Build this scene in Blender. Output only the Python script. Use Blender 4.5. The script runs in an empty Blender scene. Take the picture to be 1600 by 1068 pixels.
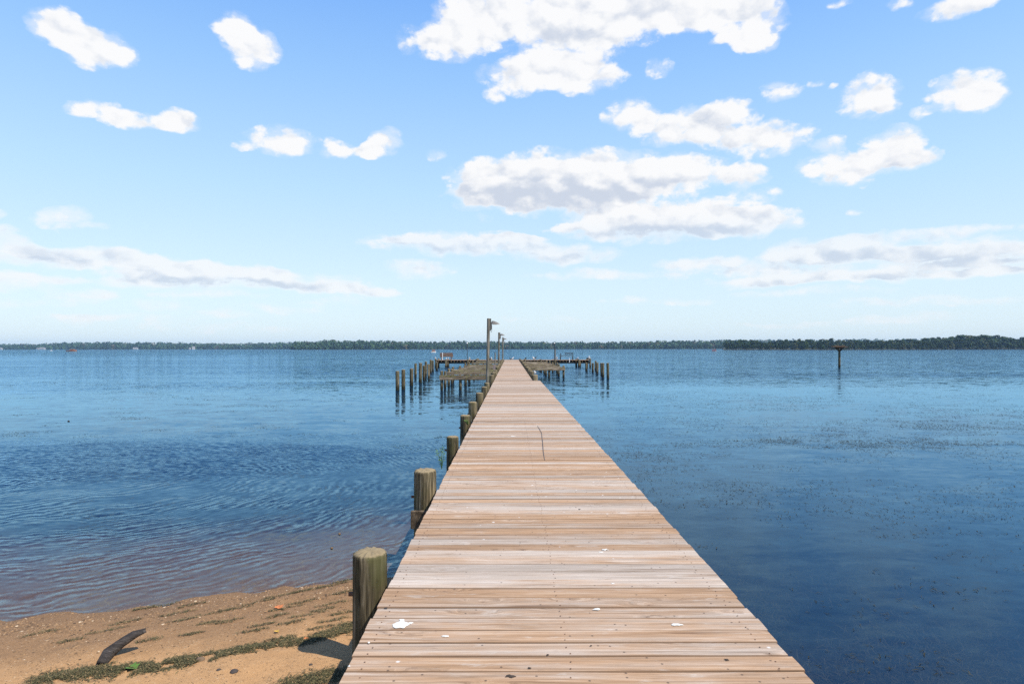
import bpy, math, random
import numpy as np
from mathutils import Vector, Matrix, noise

random.seed(7)
rng = np.random.default_rng(7)
SC = bpy.context.scene
COL = SC.collection
# camera constants: the deck top is z = 0, the pier runs along +Y, metres throughout
F, VX, HZ, CAM, WZ = 980.0, 798.0, 544.0, 1.5, -0.9


def hor(px):
    return HZ + (800 - px) / 800.0


def at(px, py, Y):
    return Vector(((px - VX) / F * Y, Y, CAM - (py - hor(px)) / F * Y))


def on(px, py, z=0.0):
    Y = (CAM - z) * F / (py - hor(px))
    return Vector(((px - VX) / F * Y, Y, z))


# ------------------------------------------------------------------ mesh helpers
class MB:
    def __init__(self):
        self.v, self.f, self.c, self.mi = [], [], [], []
        self.m = 0

    def add(self, vs, fs, col=None):
        b = len(self.v)
        if col is None:
            col = (random.random(), random.random(), random.random(), 1)
        self.v += [tuple(p) for p in vs]
        self.c += [col] * len(vs)
        self.f += [tuple(b + i for i in f) for f in fs]
        self.mi += [self.m] * len(fs)
        return self

    def box(self, c, s, rz=0.0, rot=None, bev=0.0, col=None):
        hx, hy, hz = s[0] / 2, s[1] / 2, s[2] / 2
        R = rot if rot is not None else Matrix.Rotation(rz, 3, 'Z')
        c = Vector(c)
        if bev <= 0:
            vs = [(x, y, z) for x in (-hx, hx) for y in (-hy, hy) for z in (-hz, hz)]
            fs = [(0, 1, 3, 2), (4, 6, 7, 5), (0, 4, 5, 1), (2, 3, 7, 6), (0, 2, 6, 4), (1, 5, 7, 3)]
        else:
            b = min(bev, hx * .9, hy * .9, hz * .9)
            vs, idx = [], {}
            for sx in (-1, 1):
                for sy in (-1, 1):
                    for sz in (-1, 1):
                        for ax in range(3):
                            p = [sx * (hx - b), sy * (hy - b), sz * (hz - b)]
                            p[ax] = (sx * hx, sy * hy, sz * hz)[ax]
                            idx[(sx, sy, sz, ax)] = len(vs)
                            vs.append(p)
            fs = []
            for ax in range(3):
                o = [a for a in range(3) if a != ax]
                for s1 in (-1, 1):
                    q = []
                    for (u, w) in ((-1, -1), (1, -1), (1, 1), (-1, 1)):
                        k = [0, 0, 0]; k[ax] = s1; k[o[0]] = u; k[o[1]] = w
                        q.append(idx[(k[0], k[1], k[2], ax)])
                    fs.append(q)
            for ax in range(3):
                o = [a for a in range(3) if a != ax]
                for u in (-1, 1):
                    for w in (-1, 1):
                        q = []
                        for (s1, a) in ((-1, o[0]), (1, o[0]), (1, o[1]), (-1, o[1])):
                            k = [0, 0, 0]; k[ax] = s1; k[o[0]] = u; k[o[1]] = w
                            q.append(idx[(k[0], k[1], k[2], a)])
                        fs.append(q)
            for sx in (-1, 1):
                for sy in (-1, 1):
                    for sz in (-1, 1):
                        fs.append([idx[(sx, sy, sz, a)] for a in range(3)])
        self.add([c + R @ Vector(p) for p in vs], fs, col)
        return self

    def beam(self, a, b, w, h, col=None, bev=0.004):
        a, b = Vector(a), Vector(b)
        d = b - a
        y = d.normalized()
        x = y.cross(Vector((0, 0, 1)))
        if x.length < 1e-4:
            x = Vector((1, 0, 0))
        x.normalize()
        z = x.cross(y)
        R = Matrix((x, y, z)).transposed()
        return self.box((a + b) / 2, (w, d.length, h), rot=R, bev=bev, col=col)

    def tube(self, path, rad, n=12, col=None, sq=1.0, cap=True):
        path = [Vector(p) for p in path]
        vs, fs = [], []
        ref = None
        for i, p in enumerate(path):
            t = (path[min(i + 1, len(path) - 1)] - path[max(i - 1, 0)]).normalized()
            if ref is None:
                ref = Vector((0, 0, 1)) if abs(t.z) < .9 else Vector((1, 0, 0))
            u = (ref - t * ref.dot(t)).normalized()
            ref = u
            w = t.cross(u)
            for k in range(n):
                a = 2 * math.pi * k / n
                vs.append(p + (u * math.cos(a) * sq + w * math.sin(a)) * rad[i])
        for i in range(len(path) - 1):
            for k in range(n):
                k2 = (k + 1) % n
                fs.append((i * n + k, i * n + k2, (i + 1) * n + k2, (i + 1) * n + k))
        if cap:
            fs.append(tuple(range(n))[::-1])
            fs.append(tuple((len(path) - 1) * n + k for k in range(n)))
        return self.add(vs, fs, col)

    def splat(self, c, r, n=22, jag=.3, h=.0018, sx=1.0, col=None):
        c = Vector(c)
        ph = random.random() * 50
        ring = []
        for k in range(n):
            a = 2 * math.pi * k / n
            q = 1 + jag * 2 * noise.noise((math.cos(a) * 1.8 + ph, math.sin(a) * 1.8, ph))
            ring.append((math.cos(a) * r * q * sx, math.sin(a) * r * q))
        vs = [c + Vector((x, y, 0)) for x, y in ring] + [c + Vector((x * .85, y * .85, h)) for x, y in ring] + [c + Vector((0, 0, h * 1.2))]
        fs = [(k, (k + 1) % n, n + (k + 1) % n, n + k) for k in range(n)] + [(n + k, n + (k + 1) % n, 2 * n) for k in range(n)]
        return self.add(vs, fs, col)

    def build(self, name, mats, parent=None, smooth=False, loc=None):
        me = bpy.data.meshes.new(name)
        me.from_pydata(self.v, [], self.f)
        at_ = me.color_attributes.new('tint', 'FLOAT_COLOR', 'POINT')
        at_.data.foreach_set('color', np.array(self.c, dtype=np.float32).ravel())
        mats = mats if isinstance(mats, (list, tuple)) else [mats]
        for m in mats:
            me.materials.append(m)
        if len(mats) > 1:
            me.polygons.foreach_set('material_index', np.array(self.mi, dtype=np.int32))
        me.update()
        return link(name, me, parent, smooth, loc)


def link(name, me, parent=None, smooth=False, loc=None):
    if smooth is True:
        me.polygons.foreach_set('use_smooth', np.ones(len(me.polygons), dtype=bool))
    o = bpy.data.objects.new(name, me)
    COL.objects.link(o)
    if parent:
        o.parent = parent
    if loc is not None:
        o.location = loc
    return o


def np_mesh(name, verts, quads, mats, tint=None, smooth=False):
    me = bpy.data.meshes.new(name)
    nv, nq = len(verts), len(quads)
    me.vertices.add(nv)
    me.vertices.foreach_set('co', np.asarray(verts, dtype=np.float32).ravel())
    k = quads.shape[1]
    me.loops.add(nq * k)
    me.loops.foreach_set('vertex_index', np.asarray(quads, dtype=np.int32).ravel())
    me.polygons.add(nq)
    me.polygons.foreach_set('loop_start', np.arange(0, nq * k, k, dtype=np.int32))
    me.polygons.foreach_set('loop_total', np.full(nq, k, dtype=np.int32))
    if tint is not None:
        a = me.color_attributes.new('tint', 'FLOAT_COLOR', 'POINT')
        a.data.foreach_set('color', np.asarray(tint, dtype=np.float32).ravel())
    if smooth:
        me.polygons.foreach_set('use_smooth', np.ones(nq, dtype=bool))
    me.materials.append(mats)
    me.update(calc_edges=True)
    return me


def tag(o, label=None, cat=None, group=None, kind=None):
    if label: o['label'] = label
    if cat: o['category'] = cat
    if group: o['group'] = group
    if kind: o['kind'] = kind
    return o


def thing(name, label, cat, loc=(0, 0, 0), rz=0.0, group=None):
    o = bpy.data.objects.new(name, None)
    COL.objects.link(o)
    o.location = loc
    o.rotation_euler = (0, 0, rz)
    o.empty_display_size = .2
    return tag(o, label, cat, group)


def dup(root, loc, rz=0.0, scale=None, label=None):
    r = root.copy()
    COL.objects.link(r)
    r.location = loc
    r.rotation_euler = (0, 0, rz)
    if scale is not None:
        r.scale = scale
    if label:
        r['label'] = label
    for ch in list(root.children):
        c = ch.copy(); COL.objects.link(c); c.parent = r
        for g in list(ch.children):
            d = g.copy(); COL.objects.link(d); d.parent = c
    return r


# ------------------------------------------------------------------ node helpers
class NT:
    def __init__(self, tree):
        self.t = tree

    def n(self, typ, ins=None, **props):
        nd = self.t.nodes.new(typ)
        for k, v in props.items():
            setattr(nd, k, v)
        for k, v in (ins or {}).items():
            s = nd.inputs[k]
            if hasattr(v, 'is_output') or hasattr(v, 'links'):
                self.t.links.new(v, s)
            else:
                if s.type == 'RGBA' and len(v) == 3:
                    v = (*v, 1)
                s.default_value = v
        return nd

    def math(self, op, a, b=0.0, c=0.0, clamp=False):
        nd = self.n('ShaderNodeMath', {0: a, 1: b, 2: c}, operation=op, use_clamp=clamp)
        return nd.outputs[0]

    def vmath(self, op, a, b=(0, 0, 0), c=None):
        ins = {0: a, 1: b}
        if c is not None: ins[2] = c
        nd = self.n('ShaderNodeVectorMath', ins, operation=op)
        return nd.outputs['Value'] if op in ('DOT_PRODUCT', 'LENGTH', 'DISTANCE') else nd.outputs['Vector']

    def noise(self, vec, scale, detail=4, rough=.5, dist=0.0, out='Fac'):
        nd = self.n('ShaderNodeTexNoise', {'Vector': vec, 'Scale': scale, 'Detail': detail, 'Roughness': rough, 'Distortion': dist})
        return nd.outputs[out]

    def ramp(self, fac, stops, interp='LINEAR'):
        nd = self.n('ShaderNodeValToRGB', {'Fac': fac})
        cr = nd.color_ramp
        cr.interpolation = interp
        while len(cr.elements) < len(stops):
            cr.elements.new(.5)
        for e, (p, c) in zip(cr.elements, stops):
            e.position = p
            e.color = (*c, 1) if len(c) == 3 else c
        return nd.outputs['Color']

    def mix(self, fac, a, b, blend='MIX'):
        nd = self.n('ShaderNodeMix', data_type='RGBA', blend_type=blend)
        for i, v in ((0, fac), (6, a), (7, b)):
            s = nd.inputs[i]
            if hasattr(v, 'links'):
                self.t.links.new(v, s)
            else:
                s.default_value = (*v, 1) if (i and len(v) == 3) else v
        return nd.outputs[2]

    def rng(self, v, a, b, c=0.0, d=1.0, smooth=True):
        nd = self.n('ShaderNodeMapRange', {'Value': v, 'From Min': a, 'From Max': b, 'To Min': c, 'To Max': d})
        nd.interpolation_type = 'SMOOTHSTEP' if smooth else 'LINEAR'
        return nd.outputs[0]


def new_mat(name, rough=.8, spec=.3):
    m = bpy.data.materials.new(name)
    m.use_nodes = True
    t = NT(m.node_tree)
    b = m.node_tree.nodes['Principled BSDF']
    b.inputs['Roughness'].default_value = rough
    b.inputs['Specular IOR Level'].default_value = spec
    return m, t, b


def L(t, a, b):
    t.t.links.new(a, b)


def simple(name, col, rough=.7, var=.25, scale=12, spec=.3, metal=0.0):
    """a plain surface with dirt mottling"""
    m, t, b = new_mat(name, rough, spec)
    co = t.n('ShaderNodeTexCoord').outputs['Object']
    f = t.noise(co, scale, 5, .6)
    c = t.mix(f, tuple(x * (1 - var) for x in col), tuple(min(1, x * (1 + var)) for x in col))
    L(t, c, b.inputs['Base Color'])
    b.inputs['Metallic'].default_value = metal
    return m


def wood(name, dark, mid, pale, stretch=(18, 18, 1.1), moss=None, wet=True, top=None, bumpd=.006):
    """weathered timber: streaks along the grain, lichen, dark stain by the water"""
    m, t, b = new_mat(name, .88, .2)
    co = t.n('ShaderNodeTexCoord').outputs['Object']
    rnd = t.n('ShaderNodeObjectInfo').outputs['Random']
    off = t.n('ShaderNodeCombineXYZ', {0: t.math('MULTIPLY', rnd, 37.0), 1: t.math('MULTIPLY', rnd, 11.0), 2: t.math('MULTIPLY', rnd, 53.0)}).outputs[0]
    v = t.vmath('ADD', co, off)
    vs = t.vmath('MULTIPLY', v, stretch)
    g = t.noise(vs, 1.6, 7, .65, .5)
    g2 = t.noise(vs, .35, 4, .6, .8)
    g3 = t.noise(v, 5.0, 5, .6)
    c = t.ramp(g, [(.39, dark), (.5, mid), (.61, pale)])
    c = t.mix(t.rng(g2, .35, .7), c, t.mix(.5, c, dark))
    ck = t.noise(t.vmath('MULTIPLY', vs, (1.5, 1.5, .6)), 1.3, 4, .6, .3)
    c = t.mix(t.math('MULTIPLY', t.rng(t.math('ABSOLUTE', t.math('SUBTRACT', ck, .5)), .0, .022, .9, 0), t.rng(g2, .35, .55)), c, (.008, .007, .005))
    tone = t.math('ADD', t.math('MULTIPLY', rnd, .55), .72)
    c = t.mix(1.0, c, t.n('ShaderNodeCombineXYZ', {0: tone, 1: tone, 2: tone}).outputs[0], 'MULTIPLY')
    if moss:
        c = t.mix(t.rng(t.math('ADD', t.math('MULTIPLY', g3, .6), t.math('MULTIPLY', g2, .5)), .5, .72, 0, .75), c, moss)
    geo = t.n('ShaderNodeNewGeometry')
    if top:
        nz = t.n('ShaderNodeSeparateXYZ', {0: geo.outputs['Normal']}).outputs[2]
        c = t.mix(t.rng(nz, .5, .85, 0, .85), c, t.mix(t.noise(v, 40, 5, .7), tuple(x * .55 for x in top), tuple(x * 1.25 for x in top)))
    if wet:
        z = t.n('ShaderNodeSeparateXYZ', {0: geo.outputs['Position']}).outputs[2]
        zz = t.math('ADD', z, t.math('MULTIPLY', g3, .3))
        c = t.mix(t.rng(zz, -.62, -.38, .85, 0), c, (.012, .013, .008))
    L(t, c, b.inputs['Base Color'])
    bp = t.n('ShaderNodeBump', {'Strength': .8, 'Distance': bumpd, 'Height': g})
    L(t, bp.outputs[0], b.inputs['Normal'])
    return m


M = {}
M['pile'] = wood('pile_wood', (.03, .024, .014), (.145, .118, .072), (.33, .275, .185), moss=(.095, .092, .038), top=(.30, .235, .14))
M['post'] = wood('post_wood', (.08, .07, .055), (.22, .2, .165), (.36, .33, .28), moss=(.13, .14, .09))
M['beam'] = wood('beam_wood', (.07, .05, .033), (.27, .205, .14), (.48, .40, .30), stretch=(1.1, 14, 14), moss=(.26, .24, .10), wet=False)
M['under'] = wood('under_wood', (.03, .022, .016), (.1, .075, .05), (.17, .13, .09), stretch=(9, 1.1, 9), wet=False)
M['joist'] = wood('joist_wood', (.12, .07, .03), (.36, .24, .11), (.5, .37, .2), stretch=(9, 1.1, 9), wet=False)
M['bench'] = wood('bench_wood', (.08, .045, .03), (.2, .125, .085), (.28, .19, .14), stretch=(1.1, 14, 14), wet=False)
M['dark_frame'] = simple('dark_painted_wood', (.045, .05, .055), .6)
M['white'] = simple('white_plastic', (.8, .8, .78), .5, .05)
M['white_paint'] = simple('white_painted_boards', (.72, .71, .68), .6, .1, 3)
M['shade_metal'] = simple('weathered_lamp_metal', (.26, .245, .22), .55, .2, 9, .5)
M['dark_metal'] = simple('dark_lamp_metal', (.03, .03, .032), .5, .2, 9, .5)
M['box_grey'] = simple('grey_fixture', (.09, .085, .075), .7, .3, 9)
M['feather_white'] = simple('white_feathers', (.8, .8, .79), .8, .04)
M['feather_grey'] = simple('grey_feathers', (.33, .35, .38), .8, .1)
M['feather_dark'] = simple('black_feathers', (.02, .02, .02), .6, .2)
M['bill'] = simple('yellow_bill', (.5, .3, .04), .5, .1)
M['dropping'] = simple('white_dropping', (.62, .61, .57), .85, .35, 45)
M['stain'] = simple('dark_stain', (.05, .038, .03), .9, .5, 90)
M['rust'] = simple('rusty_bolt', (.14, .07, .04), .7, .4, 40, .4)
M['glass'] = simple('dark_window', (.03, .035, .04), .15, .1, 3, .5)
M['roof'] = simple('grey_roof', (.25, .24, .24), .8, .2, 2)
M['wall'] = simple('house_siding', (.55, .54, .52), .7, .08, 1)
M['red'] = simple('red_canvas', (.5, .07, .05), .7, .15, 3)
M['orange_hull'] = simple('orange_brown_hull', (.32, .14, .075), .6, .2, 2)
M['tan_canvas'] = simple('tan_canvas', (.36, .2, .15), .8, .2, 3)
M['grey_hull'] = simple('grey_hull', (.22, .23, .25), .5, .15, 3)
M['cord'] = simple('dark_strand', (.2, .16, .135), .8, .3, 30)
M['leaf_green'] = simple('fresh_leaf', (.09, .17, .03), .6, .35, 30)
M['leaf_orange'] = simple('fallen_leaf', (.5, .17, .06), .7, .3, 40)
M['leaf_yellow'] = simple('yellow_leaf', (.5, .32, .06), .7, .3, 40)
M['stone'] = simple('dark_stone', (.06, .05, .045), .8, .4, 60)
M['stick'] = simple('sticks', (.16, .11, .07), .9, .4, 20)


def make_drift():
    m, t, b = new_mat('driftwood', .85, .2)
    co = t.n('ShaderNodeTexCoord').outputs['Object']
    g = t.noise(t.vmath('MULTIPLY', co, (6, 40, 40)), 1.5, 6, .65, .6)
    L(t, t.ramp(g, [(.3, (.012, .01, .009)), (.55, (.055, .047, .042)), (.75, (.14, .12, .11))]), b.inputs['Base Color'])
    L(t, t.n('ShaderNodeBump', {'Strength': 1, 'Distance': .012, 'Height': g}).outputs[0], b.inputs['Normal'])
    return m


M['drift'] = make_drift()


def tinted(name, dark, pale, rough=.8, extra=None):
    """colour between two tones by the mesh's own random tint"""
    m, t, b = new_mat(name, rough, .25)
    a = t.n('ShaderNodeAttribute', attribute_name='tint')
    s = t.n('ShaderNodeSeparateXYZ', {0: a.outputs['Vector']})
    c = t.mix(s.outputs[0], dark, pale)
    if extra:
        c = t.mix(t.rng(s.outputs[1], extra[1], min(1, extra[1] + .05)), c, extra[0])
    L(t, c, b.inputs['Base Color'])
    return m


M['foliage'] = tinted('woodland_leaves', (.011, .028, .011), (.062, .112, .03), .7, ((.10, .095, .03), .92))
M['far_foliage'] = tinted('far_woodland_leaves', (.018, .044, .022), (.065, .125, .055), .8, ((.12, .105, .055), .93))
M['bark'] = simple('bark', (.1, .08, .06), .9, .3, 2)
M['float_weed'] = tinted('floating_weed_leaves', (.01, .012, .005), (.05, .045, .02), .7)
M['sub_weed'] = tinted('submerged_weed_leaves', (.02, .024, .012), (.13, .115, .06), .9)
M['wrack'] = tinted('dried_weed', (.022, .02, .010), (.14, .125, .055), .9, ((.26, .18, .085), .84))
M['pebble'] = tinted('pebbles_and_shell', (.07, .043, .024), (.36, .22, .11), .75, ((.52, .4, .27), .92))


def make_deck_mat():
    m, t, b = new_mat('weathered_deck_boards', .8, .25)
    geo = t.n('ShaderNodeNewGeometry')
    a = t.n('ShaderNodeAttribute', attribute_name='tint')
    s = t.n('ShaderNodeSeparateXYZ', {0: a.outputs['Vector']})
    r, g_, bl = s.outputs[0], s.outputs[1], s.outputs[2]
    off = t.n('ShaderNodeCombineXYZ', {0: t.math('MULTIPLY', g_, 61.0), 1: t.math('MULTIPLY', r, 23.0), 2: t.math('MULTIPLY', bl, 17.0)}).outputs[0]
    v = t.vmath('ADD', geo.outputs['Position'], off)
    # knots: sparse cells; the grain flows round them
    kv = t.vmath('MULTIPLY', v, (2.0, 6.2, 0))
    vo = t.n('ShaderNodeTexVoronoi', {'Vector': kv, 'Scale': 1.0, 'Randomness': 1.0}, voronoi_dimensions='2D')
    cr = t.n('ShaderNodeSeparateXYZ', {0: vo.outputs['Color']}).outputs[0]
    kd = t.math('ADD', vo.outputs['Distance'], t.math('MULTIPLY', t.noise(v, 30, 3, .6), .08))
    keep = t.math('GREATER_THAN', cr, .78)
    kn = t.math('MULTIPLY', keep, t.rng(kd, .05, .12, 1, 0))
    halo = t.math('MULTIPLY', keep, t.rng(kd, .1, .5, 1, 0))
    gv = t.vmath('MULTIPLY', v, (1.2, 46, 20))
    gv = t.vmath('ADD', gv, t.n('ShaderNodeCombineXYZ', {0: 0.0, 1: t.math('MULTIPLY', halo, 3.2), 2: 0.0}).outputs[0])
    g1 = t.noise(gv, 1.0, 8, .68, .9)
    g2 = t.noise(t.vmath('MULTIPLY', v, (.55, 9, 3)), 1.0, 5, .6, 1.2)
    g3 = t.noise(t.vmath('MULTIPLY', v, (2.0, 3.5, 1)), 1.3, 6, .65)
    fine = t.noise(t.vmath('MULTIPLY', v, (9, 220, 30)), 1.0, 4, .7)
    warm = t.ramp(g1, [(.33, (.18, .1, .055)), (.43, (.32, .2, .115)), (.53, (.41, .255, .148)), (.61, (.47, .32, .205)), (.72, (.53, .39, .27))])
    grey = t.ramp(g1, [(.33, (.27, .21, .165)), (.43, (.39, .325, .265)), (.54, (.46, .385, .32)), (.63, (.53, .455, .39)), (.75, (.59, .525, .465))])
    gm = t.math('ADD', t.math('MULTIPLY', t.math('SUBTRACT', bl, .5), 1.0), t.math('ADD', t.math('MULTIPLY', g2, 1.5), t.math('MULTIPLY', g3, .9)))
    c = t.mix(t.rng(gm, .76, 1.66), warm, grey)
    # bleached and dark weather stains
    g5 = t.noise(t.vmath('MULTIPLY', v, (3.2, 14, 1)), 1.0, 6, .7, .6)
    c = t.mix(t.rng(g5, .56, .72, 0, .5), c, (.56, .51, .45))
    c = t.mix(t.rng(g5, .28, .42, .4, 0), c, (.2, .12, .07))
    c = t.mix(t.rng(g3, .6, .82, 0, .5), c, (.56, .5, .44))
    c = t.mix(t.rng(g2, .27, .42, .6, 0), c, (.15, .085, .05))
    c = t.mix(t.math('MULTIPLY', t.rng(fine, .28, .42, .55, 0), 1), c, (.18, .12, .085))
    tone = t.math('ADD', t.math('MULTIPLY', r, .28), .81)
    c = t.mix(1.0, c, t.n('ShaderNodeCombineXYZ', {0: tone, 1: tone, 2: tone}).outputs[0], 'MULTIPLY')
    ring = t.math('MULTIPLY', t.math('ADD', t.math('SINE', t.math('MULTIPLY', kd, 110.0)), 1), .5)
    c = t.mix(t.math('MULTIPLY', kn, .75), c, t.mix(ring, (.09, .05, .03), (.3, .19, .12)))
    # specks of dirt and droppings
    sp = t.n('ShaderNodeTexVoronoi', {'Vector': v, 'Scale': 17.0}, voronoi_dimensions='2D')
    spc = t.n('ShaderNodeSeparateXYZ', {0: sp.outputs['Color']})
    d1 = t.math('MULTIPLY', t.math('GREATER_THAN', spc.outputs[0], .93), t.rng(sp.outputs['Distance'], .06, .15, 1, 0))
    c = t.mix(t.math('MULTIPLY', d1, .8), c, (.07, .05, .04))
    d2 = t.math('MULTIPLY', t.math('GREATER_THAN', spc.outputs[1], .988), t.rng(t.math('ADD', sp.outputs['Distance'], t.math('MULTIPLY', g3, .5)), .3, .46, 1, 0))
    c = t.mix(t.math('MULTIPLY', d2, .7), c, (.74, .73, .7))
    ny = t.math('ABSOLUTE', t.n('ShaderNodeSeparateXYZ', {0: geo.outputs['True Normal']}).outputs[1])
    c = t.mix(t.rng(ny, .55, .85, 0, .85), c, t.mix(g2, (.07, .04, .022), (.22, .13, .075)))
    L(t, c, b.inputs['Base Color'])
    hgt = t.math('SUBTRACT', t.math('ADD', g1, t.math('MULTIPLY', fine, .7)), t.math('MULTIPLY', kn, .5))
    L(t, t.n('ShaderNodeBump', {'Strength': .55, 'Distance': .004, 'Height': hgt}).outputs[0], b.inputs['Normal'])
    return m


M['deck'] = make_deck_mat()

# ------------------------------------------------------------------ terrain: beach and bed in one sheet
SH = [(-60, 2.0), (-14, 4.1), (-9, 4.9), (-6, 5.2), (-4.5, 5.5), (-3, 6.0), (-1.68, 6.56), (-.9, 6.75), (0, 5.6), (1, 3.2), (2.2, 1.6), (4, 0.4), (10, -1.5), (60, -9)]
SHX = np.array([p[0] for p in SH], float); SHY = np.array([p[1] for p in SH], float)


def nz(x, y, s, o=0.0):
    return noise.noise((x * s + o, y * s - o, o * 1.7))


def height_np(X, Y, nse):
    ys = np.interp(X, SHX, SHY)
    s = ys - Y + nse
    land = np.where(s > 0, .105 * s, 0)
    land = np.minimum(land, .55)
    d = np.maximum(-s, 0)
    dep = 1.9 * (1 - np.exp(-d * .055))
    return WZ + land - dep


def shore_noise(x, y):
    return .16 * nz(x, y, .9, 3) + .06 * nz(x, y, 2.7, 8)


def ground_z(x, y):
    base = float(height_np(np.array([x]), np.array([y]), np.array([shore_noise(x, y)]))[0])
    return base + .022 * nz(x, y, 2.2, 1) + .009 * nz(x, y, 6.5, 5)


def ground_at(px, py):
    u, w = (px - VX) / F, (py - hor(px)) / F
    Y = 4.0
    for _ in range(30):
        Y = (CAM - ground_z(u * Y, Y)) / w
    return Vector((u * Y, Y, ground_z(u * Y, Y)))


def grade(lo, hi, far_lo, far_hi, step, n):
    k = np.linspace(0, 1, n)
    a = lo - (abs(far_lo - lo)) * (np.sinh(k * 6) / np.sinh(6))[1:][::-1]
    c = hi + (far_hi - hi) * (np.sinh(k * 6) / np.sinh(6))[1:]
    return np.concatenate([a, np.arange(lo, hi + 1e-6, step), c])


def make_ground_mat():
    m, t, b = new_mat('beach_sand_and_bed', .9, .2)
    geo = t.n('ShaderNodeNewGeometry')
    p = geo.outputs['Position']
    sx = t.n('ShaderNodeSeparateXYZ', {0: p})
    z = sx.outputs[2]
    n1 = t.noise(p, 1.3, 5, .6)
    n2 = t.noise(p, 9, 6, .65)
    n3 = t.noise(p, 120, 3, .7)
    dry = t.mix(n2, (.42, .232, .098), (.56, .335, .162))
    damp = t.mix(n2, (.21, .118, .056), (.35, .208, .106))
    zz = t.math('ADD', z, t.math('MULTIPLY', t.math('SUBTRACT', n1, .5), .14))
    c = t.mix(t.rng(zz, WZ + .09, WZ + .22), damp, dry)
    c = t.mix(t.rng(zz, WZ - .01, WZ + .07, .45, 0), c, (.14, .085, .05))
    c = t.mix(t.rng(n3, .3, .5, .45, 0), c, (.17, .1, .055))
    c = t.mix(t.rng(n3, .62, .75, 0, .35), c, (.62, .47, .3))
    vo = t.n('ShaderNodeTexVoronoi', {'Vector': p, 'Scale': 62.0})
    vc = t.n('ShaderNodeSeparateXYZ', {0: vo.outputs['Color']})
    spot = t.rng(vo.outputs['Distance'], .22, .42, 1, 0)
    grit = t.rng(t.noise(p, 2.6, 4, .65), .36, .6, .25, 1)
    c = t.mix(t.math('MULTIPLY', t.math('MULTIPLY', spot, grit), t.math('GREATER_THAN', vc.outputs[0], .80)), c, (.07, .042, .024))
    c = t.mix(t.math('MULTIPLY', t.math('MULTIPLY', spot, grit), t.math('MULTIPLY', t.math('GREATER_THAN', vc.outputs[1], .88), .8)), c, (.58, .43, .27))
    c = t.mix(t.rng(t.noise(p, 22, 6, .7), .52, .7, 0, .45), c, (.16, .095, .05))
    # under water: sand gives way to dark weed and mud
    weed = t.mix(t.noise(t.vmath('MULTIPLY', p, (1, 1.6, 1)), 7, 7, .7, 1.0), (.006, .008, .006), (.045, .04, .024))
    bedz = t.math('ADD', z, t.math('MULTIPLY', t.math('SUBTRACT', n1, .5), .35))
    c = t.mix(t.rng(bedz, WZ - .52, WZ - .2, 1, 0), c, weed)
    right = t.math('MULTIPLY', t.rng(sx.outputs[0], .2, 1.6), t.rng(z, WZ - .02, WZ + .02, 1, 0))
    c = t.mix(t.math('MULTIPLY', right, .8), c, weed)
    L(t, c, b.inputs['Base Color'])
    h = t.math('ADD', t.math('MULTIPLY', n3, .5), n2)
    L(t, t.n('ShaderNodeBump', {'Strength': .9, 'Distance': .018, 'Height': h}).outputs[0], b.inputs['Normal'])
    return m


def grid_mesh(name, xs, ys, zfun, mat):
    X, Y = np.meshgrid(xs, ys)
    Z = zfun(X, Y)
    V = np.stack([X, Y, Z], -1).reshape(-1, 3)
    nx, ny = len(xs), len(ys)
    i = np.arange(ny - 1)[:, None] * nx + np.arange(nx - 1)[None, :]
    Q = np.stack([i, i + 1, i + nx + 1, i + nx], -1).reshape(-1, 4)
    return np_mesh(name, V, Q, mat, smooth=True), V


def ter_z(X, Y):
    near = (np.abs(X) < 14) & (Y > -2) & (Y < 12)
    ns = np.zeros_like(X); fz = np.zeros_like(X)
    for idx in np.argwhere(near):
        i, j = idx
        x, y = X[i, j], Y[i, j]
        ns[i, j] = shore_noise(x, y)
        fz[i, j] = .022 * nz(x, y, 2.2, 1) + .009 * nz(x, y, 6.5, 5)
    return height_np(X, Y, ns) + fz


me, _ = grid_mesh('ground', grade(-7, 3, -4200, 4200, .05, 46), grade(.5, 8.5, -300, 4300, .05, 46), ter_z, make_ground_mat())
tag(link('ground', me), kind='structure', label='sandy beach running down into the river bed', cat='beach')


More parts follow.
